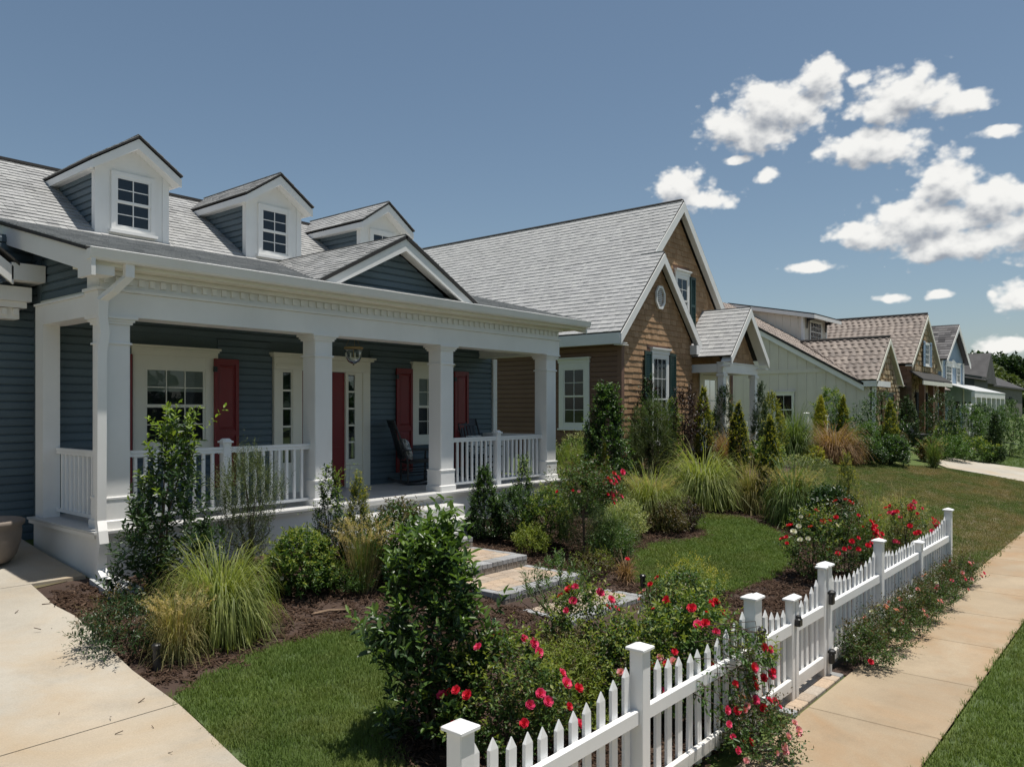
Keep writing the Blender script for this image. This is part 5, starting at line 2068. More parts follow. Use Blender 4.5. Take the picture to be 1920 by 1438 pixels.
def leaf_geo(P, D, L, W, fold, g, broad=False):
    """leaves as folded lozenges (2 faces) or rounder ones (4)"""
    n = len(P)
    r = unit(g.normal(size=(n, 3)))
    up = np.array([0, 0, 1.0]) + .55 * r
    S = unit(np.cross(D, up))
    Nn = unit(np.cross(S, D))
    L = L[:, None]
    W = (W / 2)[:, None]
    if not broad:
        V = np.stack([P, P + D * L * .45 + S * W + Nn * W * fold, P + D * L - Nn * L * .06, P + D * L * .45 - S * W + Nn * W * fold], 1).reshape(-1, 3)
        i = np.arange(n) * 4
        F = np.concatenate([np.stack([i, i + 1, i + 2], 1), np.stack([i, i + 2, i + 3], 1)])
    else:
        V = np.stack([P, P + D * L * .3 + S * W * .95 + Nn * W * fold, P + D * L * .68 + S * W * .8 + Nn * W * fold * .7, P + D * L - Nn * L * .10,
                      P + D * L * .68 - S * W * .8 + Nn * W * fold * .7, P + D * L * .3 - S * W * .95 + Nn * W * fold], 1).reshape(-1, 3)
        i = np.arange(n) * 6
        F = np.concatenate([np.stack([i, i + 1, i + 2, i + 3], 1), np.stack([i, i + 3, i + 4, i + 5], 1)])
    return V, F


def envelope(g, n, prof, H, W, z0=0.0, inner=.45, lump=.2, depth=None):
    ph = g.uniform(0, 6.28, 6)
    out_t, k = [], 0
    while k < n:
        t = g.uniform(0, 1, n * 2)
        t = t[g.uniform(0, 1, n * 2) < (prof(t) * .85 + .15)]
        out_t.append(t)
        k += len(t)
    t = np.concatenate(out_t)[:n]
    th = g.uniform(0, 2 * np.pi, n)
    R_ = W / 2 * prof(t)
    R_ = R_ * (1 + lump * (np.sin(2 * th + ph[0] + 4 * t) * .5 + np.sin(3 * th - ph[1] + 9 * t) * .45 + np.sin(5 * th + ph[2] - 14 * t) * .4))
    rr = R_ * np.sqrt(g.uniform(inner ** 2, 1, n))
    P = np.stack([rr * np.cos(th), rr * np.sin(th), z0 + t * (H - z0)], 1)
    O = np.stack([np.cos(th), np.sin(th), np.zeros(n)], 1)
    return P, O, t, rr / np.maximum(R_, 1e-6)


def bush(t_obj, H, W, prof='egg', ntw=150, nl=9, L=.06, Wd=.025, mat='leaf_mid', newmat='leaf_new', newf=.15, up=.6, tw=.16, seed=0, z0=.04, fold=.5, broad=False,
         spread=.9, lump=.2, inner=.45, stems=14, shoots=0, lean=(0, 0), name='foliage', dens=1.0):
    """a shrub: twigs fill an uneven envelope, leaves spiral along each twig, woody stems run to the twigs"""
    g = np.random.default_rng(seed)
    near = (Vector((t_obj.location.x, t_obj.location.y, 0)) if t_obj.parent is None else t_obj.parent.location.xy.to_3d()).length
    ntw = int(ntw * (2.5 if near < 9.5 else 2.3 if near < 18 else 1.8 if near < 34 else 1.7) * dens)
    L, Wd = (L * 1.12, Wd * 1.18) if near < 18 else (L * 1.35, Wd * 1.5)
    P, O, t, q = envelope(g, ntw, PROF[prof], H, W, z0, inner, lump)
    if shoots:
        k = g.integers(0, ntw, shoots)
        P[k] = P[k] * np.array([.6, .6, 1.0])
        P[k, 2] = np.maximum(P[k, 2], H * g.uniform(.7, .95, shoots))
    D = unit(O * (1 - up * t[:, None]) * g.uniform(.3, 1, (ntw, 1)) + np.array([0, 0, 1.0]) * (up + .25) + g.normal(size=(ntw, 3)) * .32)
    tl_ = tw * g.uniform(.6, 1.3, ntw)
    if shoots:
        D[k] = unit(np.array([0, 0, 1.0]) + g.normal(size=(shoots, 3)) * .28)
        tl_[k] = tw * g.uniform(1.3, 2.1, shoots)
    P = P + np.array([lean[0], lean[1], 0]) * (P[:, 2:3] / H) ** 1.5
    s = (np.arange(nl) + .5) / nl
    s = s[None, :] + g.uniform(-.3, .3, (ntw, nl)) / nl
    ax1 = unit(np.cross(D, g.normal(size=(ntw, 3))))
    ax2 = np.cross(D, ax1)
    ang = np.arange(nl)[None, :] * 2.4 + g.uniform(0, 6.28, (ntw, 1))
    side = ax1[:, None, :] * np.cos(ang)[..., None] + ax2[:, None, :] * np.sin(ang)[..., None]
    base = P[:, None, :] + D[:, None, :] * (tl_[:, None, None] * s[..., None])
    ld = unit(D[:, None, :] * (.35 + .55 * s[..., None]) + side * spread + g.normal(size=(ntw, nl, 3)) * .22)
    ln = L * g.uniform(.6, 1.25, (ntw, nl)) * (1 - .25 * s)
    isnew = (s > .62) & (q[:, None] > .55) & ((t[:, None] + g.uniform(-.25, .25, (ntw, 1))) > 1 - newf * 2.2)
    if shoots:
        isnew[k] = True
    base, ld, ln, isnew = base.reshape(-1, 3), ld.reshape(-1, 3), ln.ravel(), isnew.ravel()
    base[:, 2] = np.maximum(base[:, 2], .01)
    for msk, m, nm in ((~isnew, mat, name), (isnew, newmat, 'new_growth')):
        if msk.sum() == 0:
            continue
        V, F = leaf_geo(base[msk], ld[msk], ln[msk], ln[msk] * Wd / L * g.uniform(.8, 1.2, msk.sum()), fold, g, broad)
        np_mesh(nm, V, F, M[m], t_obj)
    mb = MB()
    for i in range((stems + 1) // 2):
        k_ = int(g.integers(0, ntw))
        p = P[k_]
        b = np.array([g.normal(0, .05 * W), g.normal(0, .05 * W), -.02])
        mid = (b + p) / 2 + np.array([0, 0, .08 * H]) - np.array([p[0], p[1], 0]) * .25
        r0 = .004 + .0045 * H
        mb.tube([b, mid, p, p + D[k_] * tl_[k_] * .8], [r0, r0 * .7, r0 * .45, r0 * .2], 4, False)
    so_ = mb.build('stems', M['twig'], t_obj)
    so_['kind'] = 'stuff'
    return P, O, D, g


def grass(t_obj, H, W, n=700, mat='blade_green', bw=.006, seed=0, droop=1.0, plumes=0, plume_mat='plume', upright=.0, base_r=.12, name='blades'):
    n = int(n * 1.6)
    W = W * 1.12
    g = np.random.default_rng(seed)
    az_ = g.uniform(0, 2 * np.pi, n)
    O = np.stack([np.cos(az_), np.sin(az_), np.zeros(n)], 1)
    q = base_r * np.sqrt(g.uniform(0, 1, n))
    P = O * q[:, None] * np.array([1, 1, 0]) + g.normal(size=(n, 3)) * np.array([.03, .03, 0])
    a0 = np.abs(g.normal(0, .50 - .36 * upright, n)) + q / base_r * .2
    kap = g.uniform(.55, 1.9, n) * droop * 2.25
    Ln = H * g.uniform(.5, 1.2, n) * (1.1 + .15 * droop)
    K = 6
    pts = [P]
    for i in range(K):
        s = (i + .5) / K
        a = a0 + kap * s ** 1.6
        d = O * np.sin(a)[:, None] + np.array([0, 0, 1.0]) * np.cos(a)[:, None]
        pts.append(pts[-1] + d * (Ln / K)[:, None])
    pts = np.stack(pts, 1)
    # fit the asked-for size
    mx_h = np.percentile(pts[:, :, 2].max(1), 92)
    mx_r = np.percentile(np.linalg.norm(pts[:, :, :2], axis=2).max(1), 90)
    pts[:, :, 2] *= H / mx_h
    pts[:, :, :2] *= (W / 2) / mx_r
    pts[:, :, 2] = np.maximum(pts[:, :, 2], .0)
    tw_ = g.uniform(-.8, .8, n)
    wob = g.normal(0, .035, (n, K + 1, 2)).cumsum(1) * H * .5
    pts[:, :, :2] += wob
    S = np.stack([-np.sin(az_ + tw_), np.cos(az_ + tw_), np.zeros(n)], 1)
    wd = bw * g.uniform(.6, 1.3, n)
    prof = np.array([.7, 1, 1, .9, .7, .45, .05])
    Lf = pts - S[:, None, :] * (wd[:, None] * prof[None, :])[..., None]
    Rt = pts + S[:, None, :] * (wd[:, None] * prof[None, :])[..., None]
    V = np.stack([Lf, Rt], 2).reshape(-1, 3)
    b = np.arange(n)[:, None] * (2 * (K + 1)) + np.arange(K)[None, :] * 2
    b = b.ravel()
    F = np.stack([b, b + 1, b + 3, b + 2], 1)
    np_mesh(name, V, F, M[mat], t_obj)
    if plumes:
        idx = g.integers(0, n, plumes)
        st, V2, F2, k = MB(), [], [], 0
        for j in idx:
            d0 = O[j] * g.uniform(.1, .42) + np.array([0, 0, 1.0])
            hh = H * g.uniform(.9, 1.22)
            p0, p1 = P[j], P[j] + d0 * hh * .85
            p2 = p1 + (d0 * .6 + O[j] * .5) * hh * .16
            st.tube([p0, p1], [.0022, .0016], 3, False)
            m_ = 22
            ss = g.uniform(0, 1, m_)
            pp = p1[None] * (1 - ss[:, None]) + p2[None] * ss[:, None]
            dd = unit((p2 - p1)[None] * 5 + g.normal(size=(m_, 3)) * .7)
            v, f = leaf_geo(pp, dd, np.full(m_, .035), np.full(m_, .005), .1, g)
            V2.append(v)
            F2.append(f + k)
            k += len(v)
        np_mesh('seed_heads', np.concatenate(V2), np.concatenate(F2), M[plume_mat], t_obj)
        st.build('stalks', M[plume_mat], t_obj)['kind'] = 'stuff'


def bloom_mesh(seed, rings=((.42, 5, .25), (.68, 6, .6), (.9, 6, .95), (1.0, 7, 1.3))):
    g = np.random.default_rng(seed)
    V, F = [], []
    for r, n, open_ in rings:
        for i in range(n):
            a = 6.283 * i / n + g.uniform(-.25, .25) + r * 3
            c, s = math.cos(a), math.sin(a)
            w_ = .55 * r * g.uniform(.85, 1.15)
            pts = []
            for (u, v) in ((.05, 0), (.55, -1), (.95, -.62), (1.08, 0), (.95, .62), (.55, 1), (.6, 0)):
                rad = r * u * math.sin(open_) * 1.0 + .04
                zz = r * (u * math.cos(open_)) * .85 - .18 * (r - .5) + (.12 if v == 0 and u > 1 else 0) - (.10 if (u == .6) else 0)
                t = v * w_
                pts.append((rad * c - t * s, rad * s + t * c, zz + g.uniform(-.05, .05)))
            k = len(V)
            V += pts
            F += [(k, k + 1, k + 6), (k + 1, k + 2, k + 6), (k + 2, k + 3, k + 6), (k + 3, k + 4, k + 6), (k + 4, k + 5, k + 6), (k + 5, k, k + 6)]
    return V, F


BLOOM = {}
for col_ in ('red', 'hot', 'pink', 'white', 'yellow'):
    BLOOM[col_] = []
    for sd in (1, 2, 3):
        o = np_mesh('flower', *bloom_mesh(sd * 7 + len(col_)), M['petal_' + col_])
        BLOOM[col_].append(o.data)
        bpy.data.objects.remove(o)


def bloom(parent, p, d, size, col):
    o = link('flower', random.choice(BLOOM[col]), parent)
    o.location = p
    d = Vector(d).normalized()
    q = d.to_track_quat('Z', 'Y')
    o.rotation_mode = 'QUATERNION'
    from mathutils import Quaternion
    o.rotation_quaternion = q @ Quaternion((0, 0, 1), random.uniform(0, 6.28))
    k = size * random.uniform(.75, 1.2)
    o.scale = (k, k, k * random.uniform(.8, 1.1))


TOCAM = Vector((-.7, -.7, 0))


def flowers(t_obj, H, W, n, cols, size, prof, seed, zmin=.35, front=True, out=1.02):
    g = random.Random(seed)
    k = 0
    while k < n:
        c_t, c_a = g.uniform(zmin, 1), g.uniform(0, 6.283)
        if front and g.random() < .75 and math.cos(c_a - math.atan2(-.7, -.7)) < -.1 and c_t < .8:
            continue
        cl = g.choice((1, 1, 2, 3))
        col = g.choice(cols)
        for j in range(cl):
            if k >= n:
                break
            t = min(1, max(0.05, c_t + (g.uniform(-.09, .09) if j else 0)))
            a = c_a + (g.uniform(-.3, .3) if j else 0)
            r = W / 2 * float(PROF[prof](np.array(t))) * g.uniform(.98, 1.22) * out + .02
            p = (r * math.cos(a), r * math.sin(a), H * t * 1.02 + g.uniform(.02, .08))
            d = (math.cos(a) * .8 + g.uniform(-.4, .4) - .25, math.sin(a) * .8 + g.uniform(-.4, .4) - .25, .75)
            bloom(t_obj, p, d, size, col)
            k += 1


SEED = [100]


def plant(name, label, cat, x, y, group=None, z=None):
    SEED[0] += 1
    t = thing(name, label, cat, (x, y, (h(x, y) if z is None else z) + .005), group)
    BASE[t.name] = Vector((0, 0, 0))   # plants are built in their own frame
    return t


SHR = 'shrubs in the garden beds'
GRS = 'ornamental grasses in the garden beds'
CON = 'upright conifers in the garden beds'
ROS = 'rose bushes along the picket fence'
GC = 'ground cover roses along the outside of the fence'
FAR = 'shrubs in front of the far houses'

# --- bed to the left of the steps
p = plant('shrub', 'tall dark glossy evergreen shrub with bright tips in front of the corner column', 'shrub', 4.04, 8.25, SHR)
bush(p, 1.93, .92, 'tall', 250, 12, .075, .026, 'leaf_dark', 'leaf_new', .16, .7, .22, 1, lump=.55, shoots=14, stems=26, broad=True, lean=(.12, -.1), dens=.62)
p = plant('shrub', 'upright feathery grey green shrub before the porch railing under the first window', 'shrub', 5.31, 8.67, SHR)
bush(p, 1.35, .85, 'vase', 330, 15, .042, .008, 'leaf_olive', 'leaf_olive', .1, 1.1, .26, 2, spread=.5, lump=.25, shoots=14, stems=30)
p = plant('ornamental_grass', 'big bright green fountain grass mound in the front mulch bed', 'grass', 3.98, 7.0, GRS)
grass(p, .64, 1.02, 2000, 'blade_green', .0042, 3, 1.1, base_r=.2)
p = plant('ornamental_grass', 'small yellowish fine grass tuft with hazy seed heads by the path light', 'grass', 3.42, 6.72, GRS)
grass(p, .55, .58, 620, 'blade_tan', .0026, 4, .7, plumes=70, base_r=.1)
p = plant('shrub', 'low sprawling dark shrub with bronze tips at the driveway edge', 'shrub', 3.22, 7.2, SHR)
bush(p, .42, .85, 'mound', 150, 10, .045, .013, 'leaf_dark', 'leaf_bronze', .3, .35, .18, 5, lump=.3)
p = plant('shrub', 'rounded gardenia shrub with a single white flower', 'shrub', 5.35, 7.66, SHR)
bush(p, .68, .85, 'mound', 260, 10, .05, .019, 'leaf_mid', 'leaf_yellow', .35, .5, .12, 6, lump=.18, broad=True)
bloom(p, (-.32, -.12, .25), (-.6, -.6, .4), .03, 'white')
p = plant('shrub', 'narrow dark holly column with long thin stray shoots', 'shrub', 5.83, 7.75, SHR)
bush(p, 1.4, .36, 'column', 220, 9, .032, .02, 'leaf_dark', 'leaf_new', .2, .6, .12, 7, lump=.3, stems=8)
mb = MB()
lv, ff, kk = [], [], 0
g_ = np.random.default_rng(5)
for i in range(8):
    a = g_.uniform(0, 6.28)
    p0 = np.array([0, 0, g_.uniform(.7, 1.3)])
    p2 = p0 + np.array([math.cos(a) * .4, math.sin(a) * .4, g_.uniform(.0, .4)])
    pm = (p0 + p2) / 2 + np.array([0, 0, .1])
    mb.tube([p0, pm, p2], [.003, .002, .001], 3, False)
    ss = g_.uniform(.2, 1, 16)
    pp = p0[None] * (1 - ss[:, None]) + p2[None] * ss[:, None] + np.array([0, 0, 1]) * (.1 * np.sin(np.pi * ss))[:, None]
    v, f = leaf_geo(pp, unit(g_.normal(size=(16, 3))), np.full(16, .022), np.full(16, .012), .3, g_)
    lv.append(v)
    ff.append(f + kk)
    kk += len(v)
mb.build('stray_shoots', M['twig'], p)['kind'] = 'stuff'
np_mesh('shoot_leaves', np.concatenate(lv), np.concatenate(ff), M['leaf_new'], p)
p = plant('conifer', 'small golden tipped cone shaped conifer at the driveway end of the white steps', 'conifer', 6.1, 7.55, CON)
bush(p, 1.32, .50, 'cone', 360, 11, .034, .011, 'leaf_conifer2', 'leaf_gold', .4, .8, .10, 8, lump=.15, spread=.7)
p = plant('ornamental_grass', 'wispy upright tan grass in front of the golden tipped conifer', 'grass', 5.94, 7.25, GRS)
grass(p, .8, .42, 380, 'blade_dark', .002, 9, .35, plumes=120, upright=1, base_r=.08)
p = plant('shrub', 'leafy green shrub with bronze tips below the white steps, beside the wispy grass', 'shrub', 6.45, 7.2, SHR)
bush(p, .92, .72, 'egg', 210, 11, .06, .02, 'leaf_mid', 'leaf_bronze', .2, .6, .18, 10, lump=.25, shoots=8, broad=True)
p = plant('shrub', 'low fine leaved green shrub at the edge of the bark mulch', 'shrub', 5.78, 7.35, SHR)
bush(p, .32, .6, 'mound', 120, 10, .035, .01, 'leaf_mid', 'leaf_yellow', .2, .5, .12, 11, lump=.3)
p = plant('shrub', 'broad green laurel shrub standing tall between the lawn and the red roses', 'shrub', 4.03, 4.12, SHR)
bush(p, 1.50, .80, 'barrel', 270, 12, .085, .031, 'leaf_dark', 'leaf_mid2', .75, .8, .22, 12, lump=.5, shoots=34, stems=30, broad=True, lean=(.06, .06), dens=.62)

# --- bed to the right of the steps
p = plant('shrub', 'dark dense cone shaped boxwood between the white steps and the railing', 'shrub', 9.15, 8.25, SHR)
bush(p, 1.12, .68, 'cone', 460, 10, .032, .02, 'leaf_dark', 'leaf_mid', .3, .7, .09, 13, lump=.2)
p = plant('shrub', 'dark narrow leaved shrub between the boxwood and the thin column', 'shrub', 9.45, 7.9, SHR)
bush(p, .8, .65, 'egg', 220, 11, .048, .018, 'leaf_dark', 'leaf_mid', .3, .7, .14, 14, lump=.25)
p = plant('shrub', 'thin dark column shrub with airy shoots before the railing of the rocking chair', 'shrub', 10.0, 8.15, SHR)
bush(p, 1.25, .34, 'column', 200, 9, .032, .02, 'leaf_dark', 'leaf_new', .15, .6, .12, 15, lump=.35, shoots=6)
p = plant('shrub', 'yellow green upright leafed shrub below the thin dark column', 'shrub', 9.7, 7.4, SHR)
bush(p, .85, .72, 'egg', 190, 12, .06, .017, 'leaf_mid', 'leaf_yellow', .45, .8, .16, 16, lump=.25, shoots=8)
p = plant('shrub', 'small bright yellow green shrub beside the third paver step', 'shrub', 9.15, 7.3, SHR)
bush(p, .36, .52, 'mound', 80, 11, .05, .015, 'leaf_yellow', 'leaf_yellow', .3, .6, .12, 17, lump=.25)
p = plant('rose_tree', 'standard rose tree with a hot pink cluster on a bare trunk', 'rose', 9.43, 6.55)
MB().tube([(0, 0, -.03), (.01, .0, .3), (-.005, .01, .62), (.0, 0, .85)], [.02, .017, .016, .02], 7).build('trunk', M['trunk'], p)
crown = link('crown', None, p)
crown.location = (0, 0, .72)
bush(crown, .72, 1.0, 'ball', 170, 9, .04, .022, 'leaf_rose', 'leaf_bronze', .2, .4, .15, 18, lump=.3, stems=12, inner=.2)
for i in range(17):
    a = random.uniform(-1, 1)
    bloom(p, (.27 + random.uniform(-.12, .14), -.33 + random.uniform(-.12, .12), 1.13 + random.uniform(-.20, .20)), (.1 + random.uniform(-.5, .5), -.8, .5 + random.uniform(-.3, .3)), .042, random.choice(('hot', 'hot', 'hot', 'red')))
for i in range(8):
    a = random.uniform(2.2, 5.2)
    bloom(p, (.48 * math.cos(a), .48 * math.sin(a), 1.0 + random.uniform(-.1, .25)), (math.cos(a), math.sin(a), .5), .024, random.choice(('red', 'pink')))
p = plant('shrub', 'dark soft feathery mound behind the rose trunk', 'shrub', 9.75, 6.75, SHR)
bush(p, .85, .85, 'egg', 300, 15, .05, .004, 'leaf_conifer', 'leaf_mid', .2, .8, .18, 19, spread=.5, lump=.15)
p = plant('shrub', 'round leafy green shrub between the rose trunk and the curved lawn', 'shrub', 9.6, 6.2, SHR)
bush(p, .6, .66, 'egg', 170, 11, .045, .015, 'leaf_mid', 'leaf_olive', .3, .6, .13, 20, lump=.25)
p = plant('shrub', 'low bronze tipped spreading shrub at the back of the second paver step', 'shrub', 8.95, 6.05, SHR)
bush(p, .3, .55, 'mound', 90, 9, .04, .01, 'leaf_bronze', 'leaf_yellow', .3, .4, .14, 21, lump=.3)
p = plant('shrub', 'cream variegated low shrub under the tan plumed grass', 'shrub', 11.3, 7.05, SHR)
bush(p, .6, .75, 'mound', 190, 11, .04, .016, 'leaf_varieg', 'leaf_varieg', .2, .5, .12, 22, lump=.25)
p = plant('ornamental_grass', 'thin drooping green grass spilling beside the variegated shrub', 'grass', 10.75, 6.9, GRS)
grass(p, .55, .9, 520, 'blade_dark', .0032, 23, 1.1, base_r=.1)
p = plant('shrub', 'dark bronze leaved shrub on the mulch point beside the curved lawn', 'shrub', 12.15, 6.75, SHR)
bush(p, .5, .7, 'mound', 150, 10, .045, .018, 'leaf_bronze', 'leaf_bronze', .2, .5, .13, 24, lump=.3)
p = plant('shrub', 'dark reddish purple shrub next to the bronze one on the mulch point', 'shrub', 12.75, 6.75, SHR)
bush(p, .5, .75, 'mound', 150, 10, .045, .018, 'leaf_purple', 'leaf_bronze', .25, .5, .13, 25, lump=.3)
p = plant('ornamental_grass', 'green grass mound with pale tan plumes in front of the tall holly', 'grass', 12.5, 7.25, GRS)
grass(p, .80, 1.35, 1500, 'blade_green', .0045, 26, .95, plumes=130, base_r=.18)
p = plant('ornamental_grass', 'wide bright green fountain grass mound without plumes beside the dark columns', 'grass', 15.1, 7.5, GRS)
grass(p, .86, 1.75, 1700, 'blade_green', .0065, 27, 1.1, base_r=.25)
p = plant('shrub', 'tall bushy green holly beyond the porch corner', 'shrub', 12.6, 8.25, SHR)
bush(p, 2.35, 1.0, 'tall', 420, 11, .06, .032, 'leaf_dark', 'leaf_mid', .35, .5, .18, 28, lump=.3, shoots=8, broad=True, stems=22)
p = plant('conifer', 'small bright gold cone beside the tall holly', 'conifer', 12.25, 8.05, CON)
bush(p, 1.35, .30, 'cone', 190, 10, .035, .005, 'leaf_gold', 'leaf_gold', .3, .9, .10, 29, spread=.5)
p = plant('shrub', 'loose yellow flecked shrub against the brown siding', 'shrub', 13.9, 9.9, SHR)
bush(p, 1.05, 1.0, 'egg', 190, 11, .05, .014, 'leaf_mid', 'leaf_varieg', .5, .7, .18, 30, lump=.3, shoots=10)
p = plant('shrub', 'soft light green feathery shrub behind the porch corner', 'shrub', 12.95, 9.3, SHR)
bush(p, 1.0, .9, 'egg', 230, 14, .06, .006, 'leaf_yellow', 'leaf_new', .3, .8, .2, 31, spread=.45)
p = plant('shrub', 'fine needled green pine like shrub below the brown gable window', 'shrub', 16.9, 9.7, SHR)
bush(p, 1.75, 1.15, 'egg', 330, 15, .09, .006, 'leaf_olive', 'leaf_mid', .2, .9, .25, 32, spread=.5, lump=.25)
p = plant('shrub', 'tall dark purplish shrub in front of a green shutter', 'shrub', 17.35, 10.1, SHR)
bush(p, 2.35, .75, 'tall', 200, 11, .06, .03, 'leaf_dark', 'leaf_purple', .3, .5, .18, 33, lump=.3)
p = plant('shrub', 'upright yellow green shrub under the brown gable window', 'shrub', 17.95, 9.75, SHR)
bush(p, 1.75, .65, 'tall', 190, 11, .055, .025, 'leaf_mid', 'leaf_yellow', .6, .6, .18, 34, lump=.35)
p = plant('small_tree', 'slender purple leaved young tree on a thin bare trunk', 'tree', 17.4, 9.1)
MB().tube([(0, 0, -.03), (.01, 0, .5), (0, .01, 1.1), (.01, 0, 1.7)], [.028, .022, .018, .008], 6).build('trunk', M['trunk'], p)
crown = link('crown', None, p)
crown.location = (0, 0, .75)
bush(crown, 1.25, .85, 'vase', 170, 12, .065, .022, 'leaf_purple', 'leaf_purple', .1, .9, .28, 35, lump=.5, shoots=16, spread=.6, dens=.4)
CONES = [
    (19.6, 9.7, 2.05, .50, 'leaf_conifer2', 'leaf_gold', 'gold tipped arborvitae column next to the purple leaved tree'),
    (18.9, 8.4, 1.85, .46, 'leaf_conifer', 'leaf_gold', 'slim dark arborvitae column in front of the brown entry step'),
    (24.0, 9.6, 2.0, .95, 'leaf_conifer2', 'leaf_gold', 'bushy gold topped conifer past the last post of the brown entry porch'),
    (15.6, 6.25, 1.95, .42, 'leaf_conifer', 'leaf_gold', 'tallest dark arborvitae column with golden top beside the dry lawn'),
    (30.3, 10.2, 1.9, .46, 'leaf_gold', 'leaf_gold', 'gold arborvitae column between the two white gate posts'),
    (32.3, 10.0, 1.95, .42, 'leaf_conifer2', 'leaf_gold', 'yellow striped arborvitae column in front of the pale batten wall'),
    (29.5, 7.55, 2.1, .52, 'leaf_conifer2', 'leaf_gold', 'gold edged arborvitae column near the stone gable at the far lawn edge'),
]
for i, (x, y, hh, ww, a, b, lab) in enumerate(CONES):
    p = plant('arborvitae', lab, 'conifer', x, y, CON)
    bush(p, hh, ww, 'column', 460, 11, .045, .017, a, b, .34, .95, .12, 40 + i, spread=.55, lump=.12, inner=.5, stems=4)
p = plant('conifer', 'dark bushy conifer covering the brown house door', 'conifer', 20.35, 9.45, CON)
bush(p, 2.15, .9, 'tall', 330, 11, .06, .014, 'leaf_conifer', 'leaf_conifer', .1, .8, .16, 50, spread=.6, lump=.25)
p = plant('conifer', 'dark pointed conifer between the brown porch posts', 'conifer', 22.0, 9.1, CON)
bush(p, 2.3, .8, 'cone', 300, 11, .06, .014, 'leaf_conifer', 'leaf_conifer', .1, .8, .16, 51, spread=.6, lump=.25)
p = plant('ornamental_grass', 'rust brown upright grass clump near the brown house step', 'grass', 19.5, 8.9, GRS)
grass(p, .95, 1.1, 900, 'blade_rust', .006, 52, .5, plumes=60, plume_mat='blade_rust', base_r=.2)
p = plant('shrub', 'bright yellow green leafy shrub below the brown entry porch', 'shrub', 21.2, 8.6, SHR)
bush(p, .85, 1.0, 'mound', 190, 10, .06, .03, 'leaf_mid', 'leaf_yellow', .6, .5, .14, 53, lump=.25)
p = plant('ornamental_grass', 'loose brownish green grass between the wide green mound and the dark column', 'grass', 15.45, 6.6, GRS)
grass(p, .9, .8, 520, 'blade_tan', .005, 54, .8, plumes=40)
p = plant('ornamental_grass', 'arching dark green grass with tan tops at the corner of the dry lawn', 'grass', 15.05, 5.6, GRS)
grass(p, 1.0, 1.15, 900, 'blade_dark', .006, 55, 1.0, plumes=150, base_r=.15)
p = plant('ornamental_grass', 'grey green tall grass clump in front of the small white fence', 'grass', 25.2, 9.3, GRS)
grass(p, 1.35, 1.5, 800, 'blade_dark', .008, 56, .6, base_r=.3)
p = plant('shrub', 'pompom topped leafy shrub before the pale batten wall', 'shrub', 32.6, 10.6, FAR)
bush(p, 2.1, 1.3, 'egg', 200, 11, .10, .03, 'leaf_mid', 'leaf_yellow', .25, .6, .25, 57, lump=.45)
p = plant('ornamental_grass', 'wide rust brown fountain grass at the far edge of the dry lawn', 'grass', 26.3, 8.45, GRS)
grass(p, .95, 2.0, 1300, 'blade_rust', .008, 58, 1.05, plumes=60, plume_mat='blade_rust', base_r=.35)
p = plant('shrub', 'small yellow leaved mound touching the wide rust grass', 'shrub', 25.2, 8.75, SHR)
bush(p, .45, .8, 'mound', 90, 9, .06, .03, 'leaf_gold', 'leaf_gold', .2, .4, .12, 59)
p = plant('shrub', 'low grey green ground cover patch with white blooms on the far lawn edge', 'shrub', 23.2, 8.35, SHR)
bush(p, .3, 1.6, 'mound', 150, 9, .05, .016, 'leaf_olive', 'leaf_varieg', .4, .5, .12, 60, lump=.4)
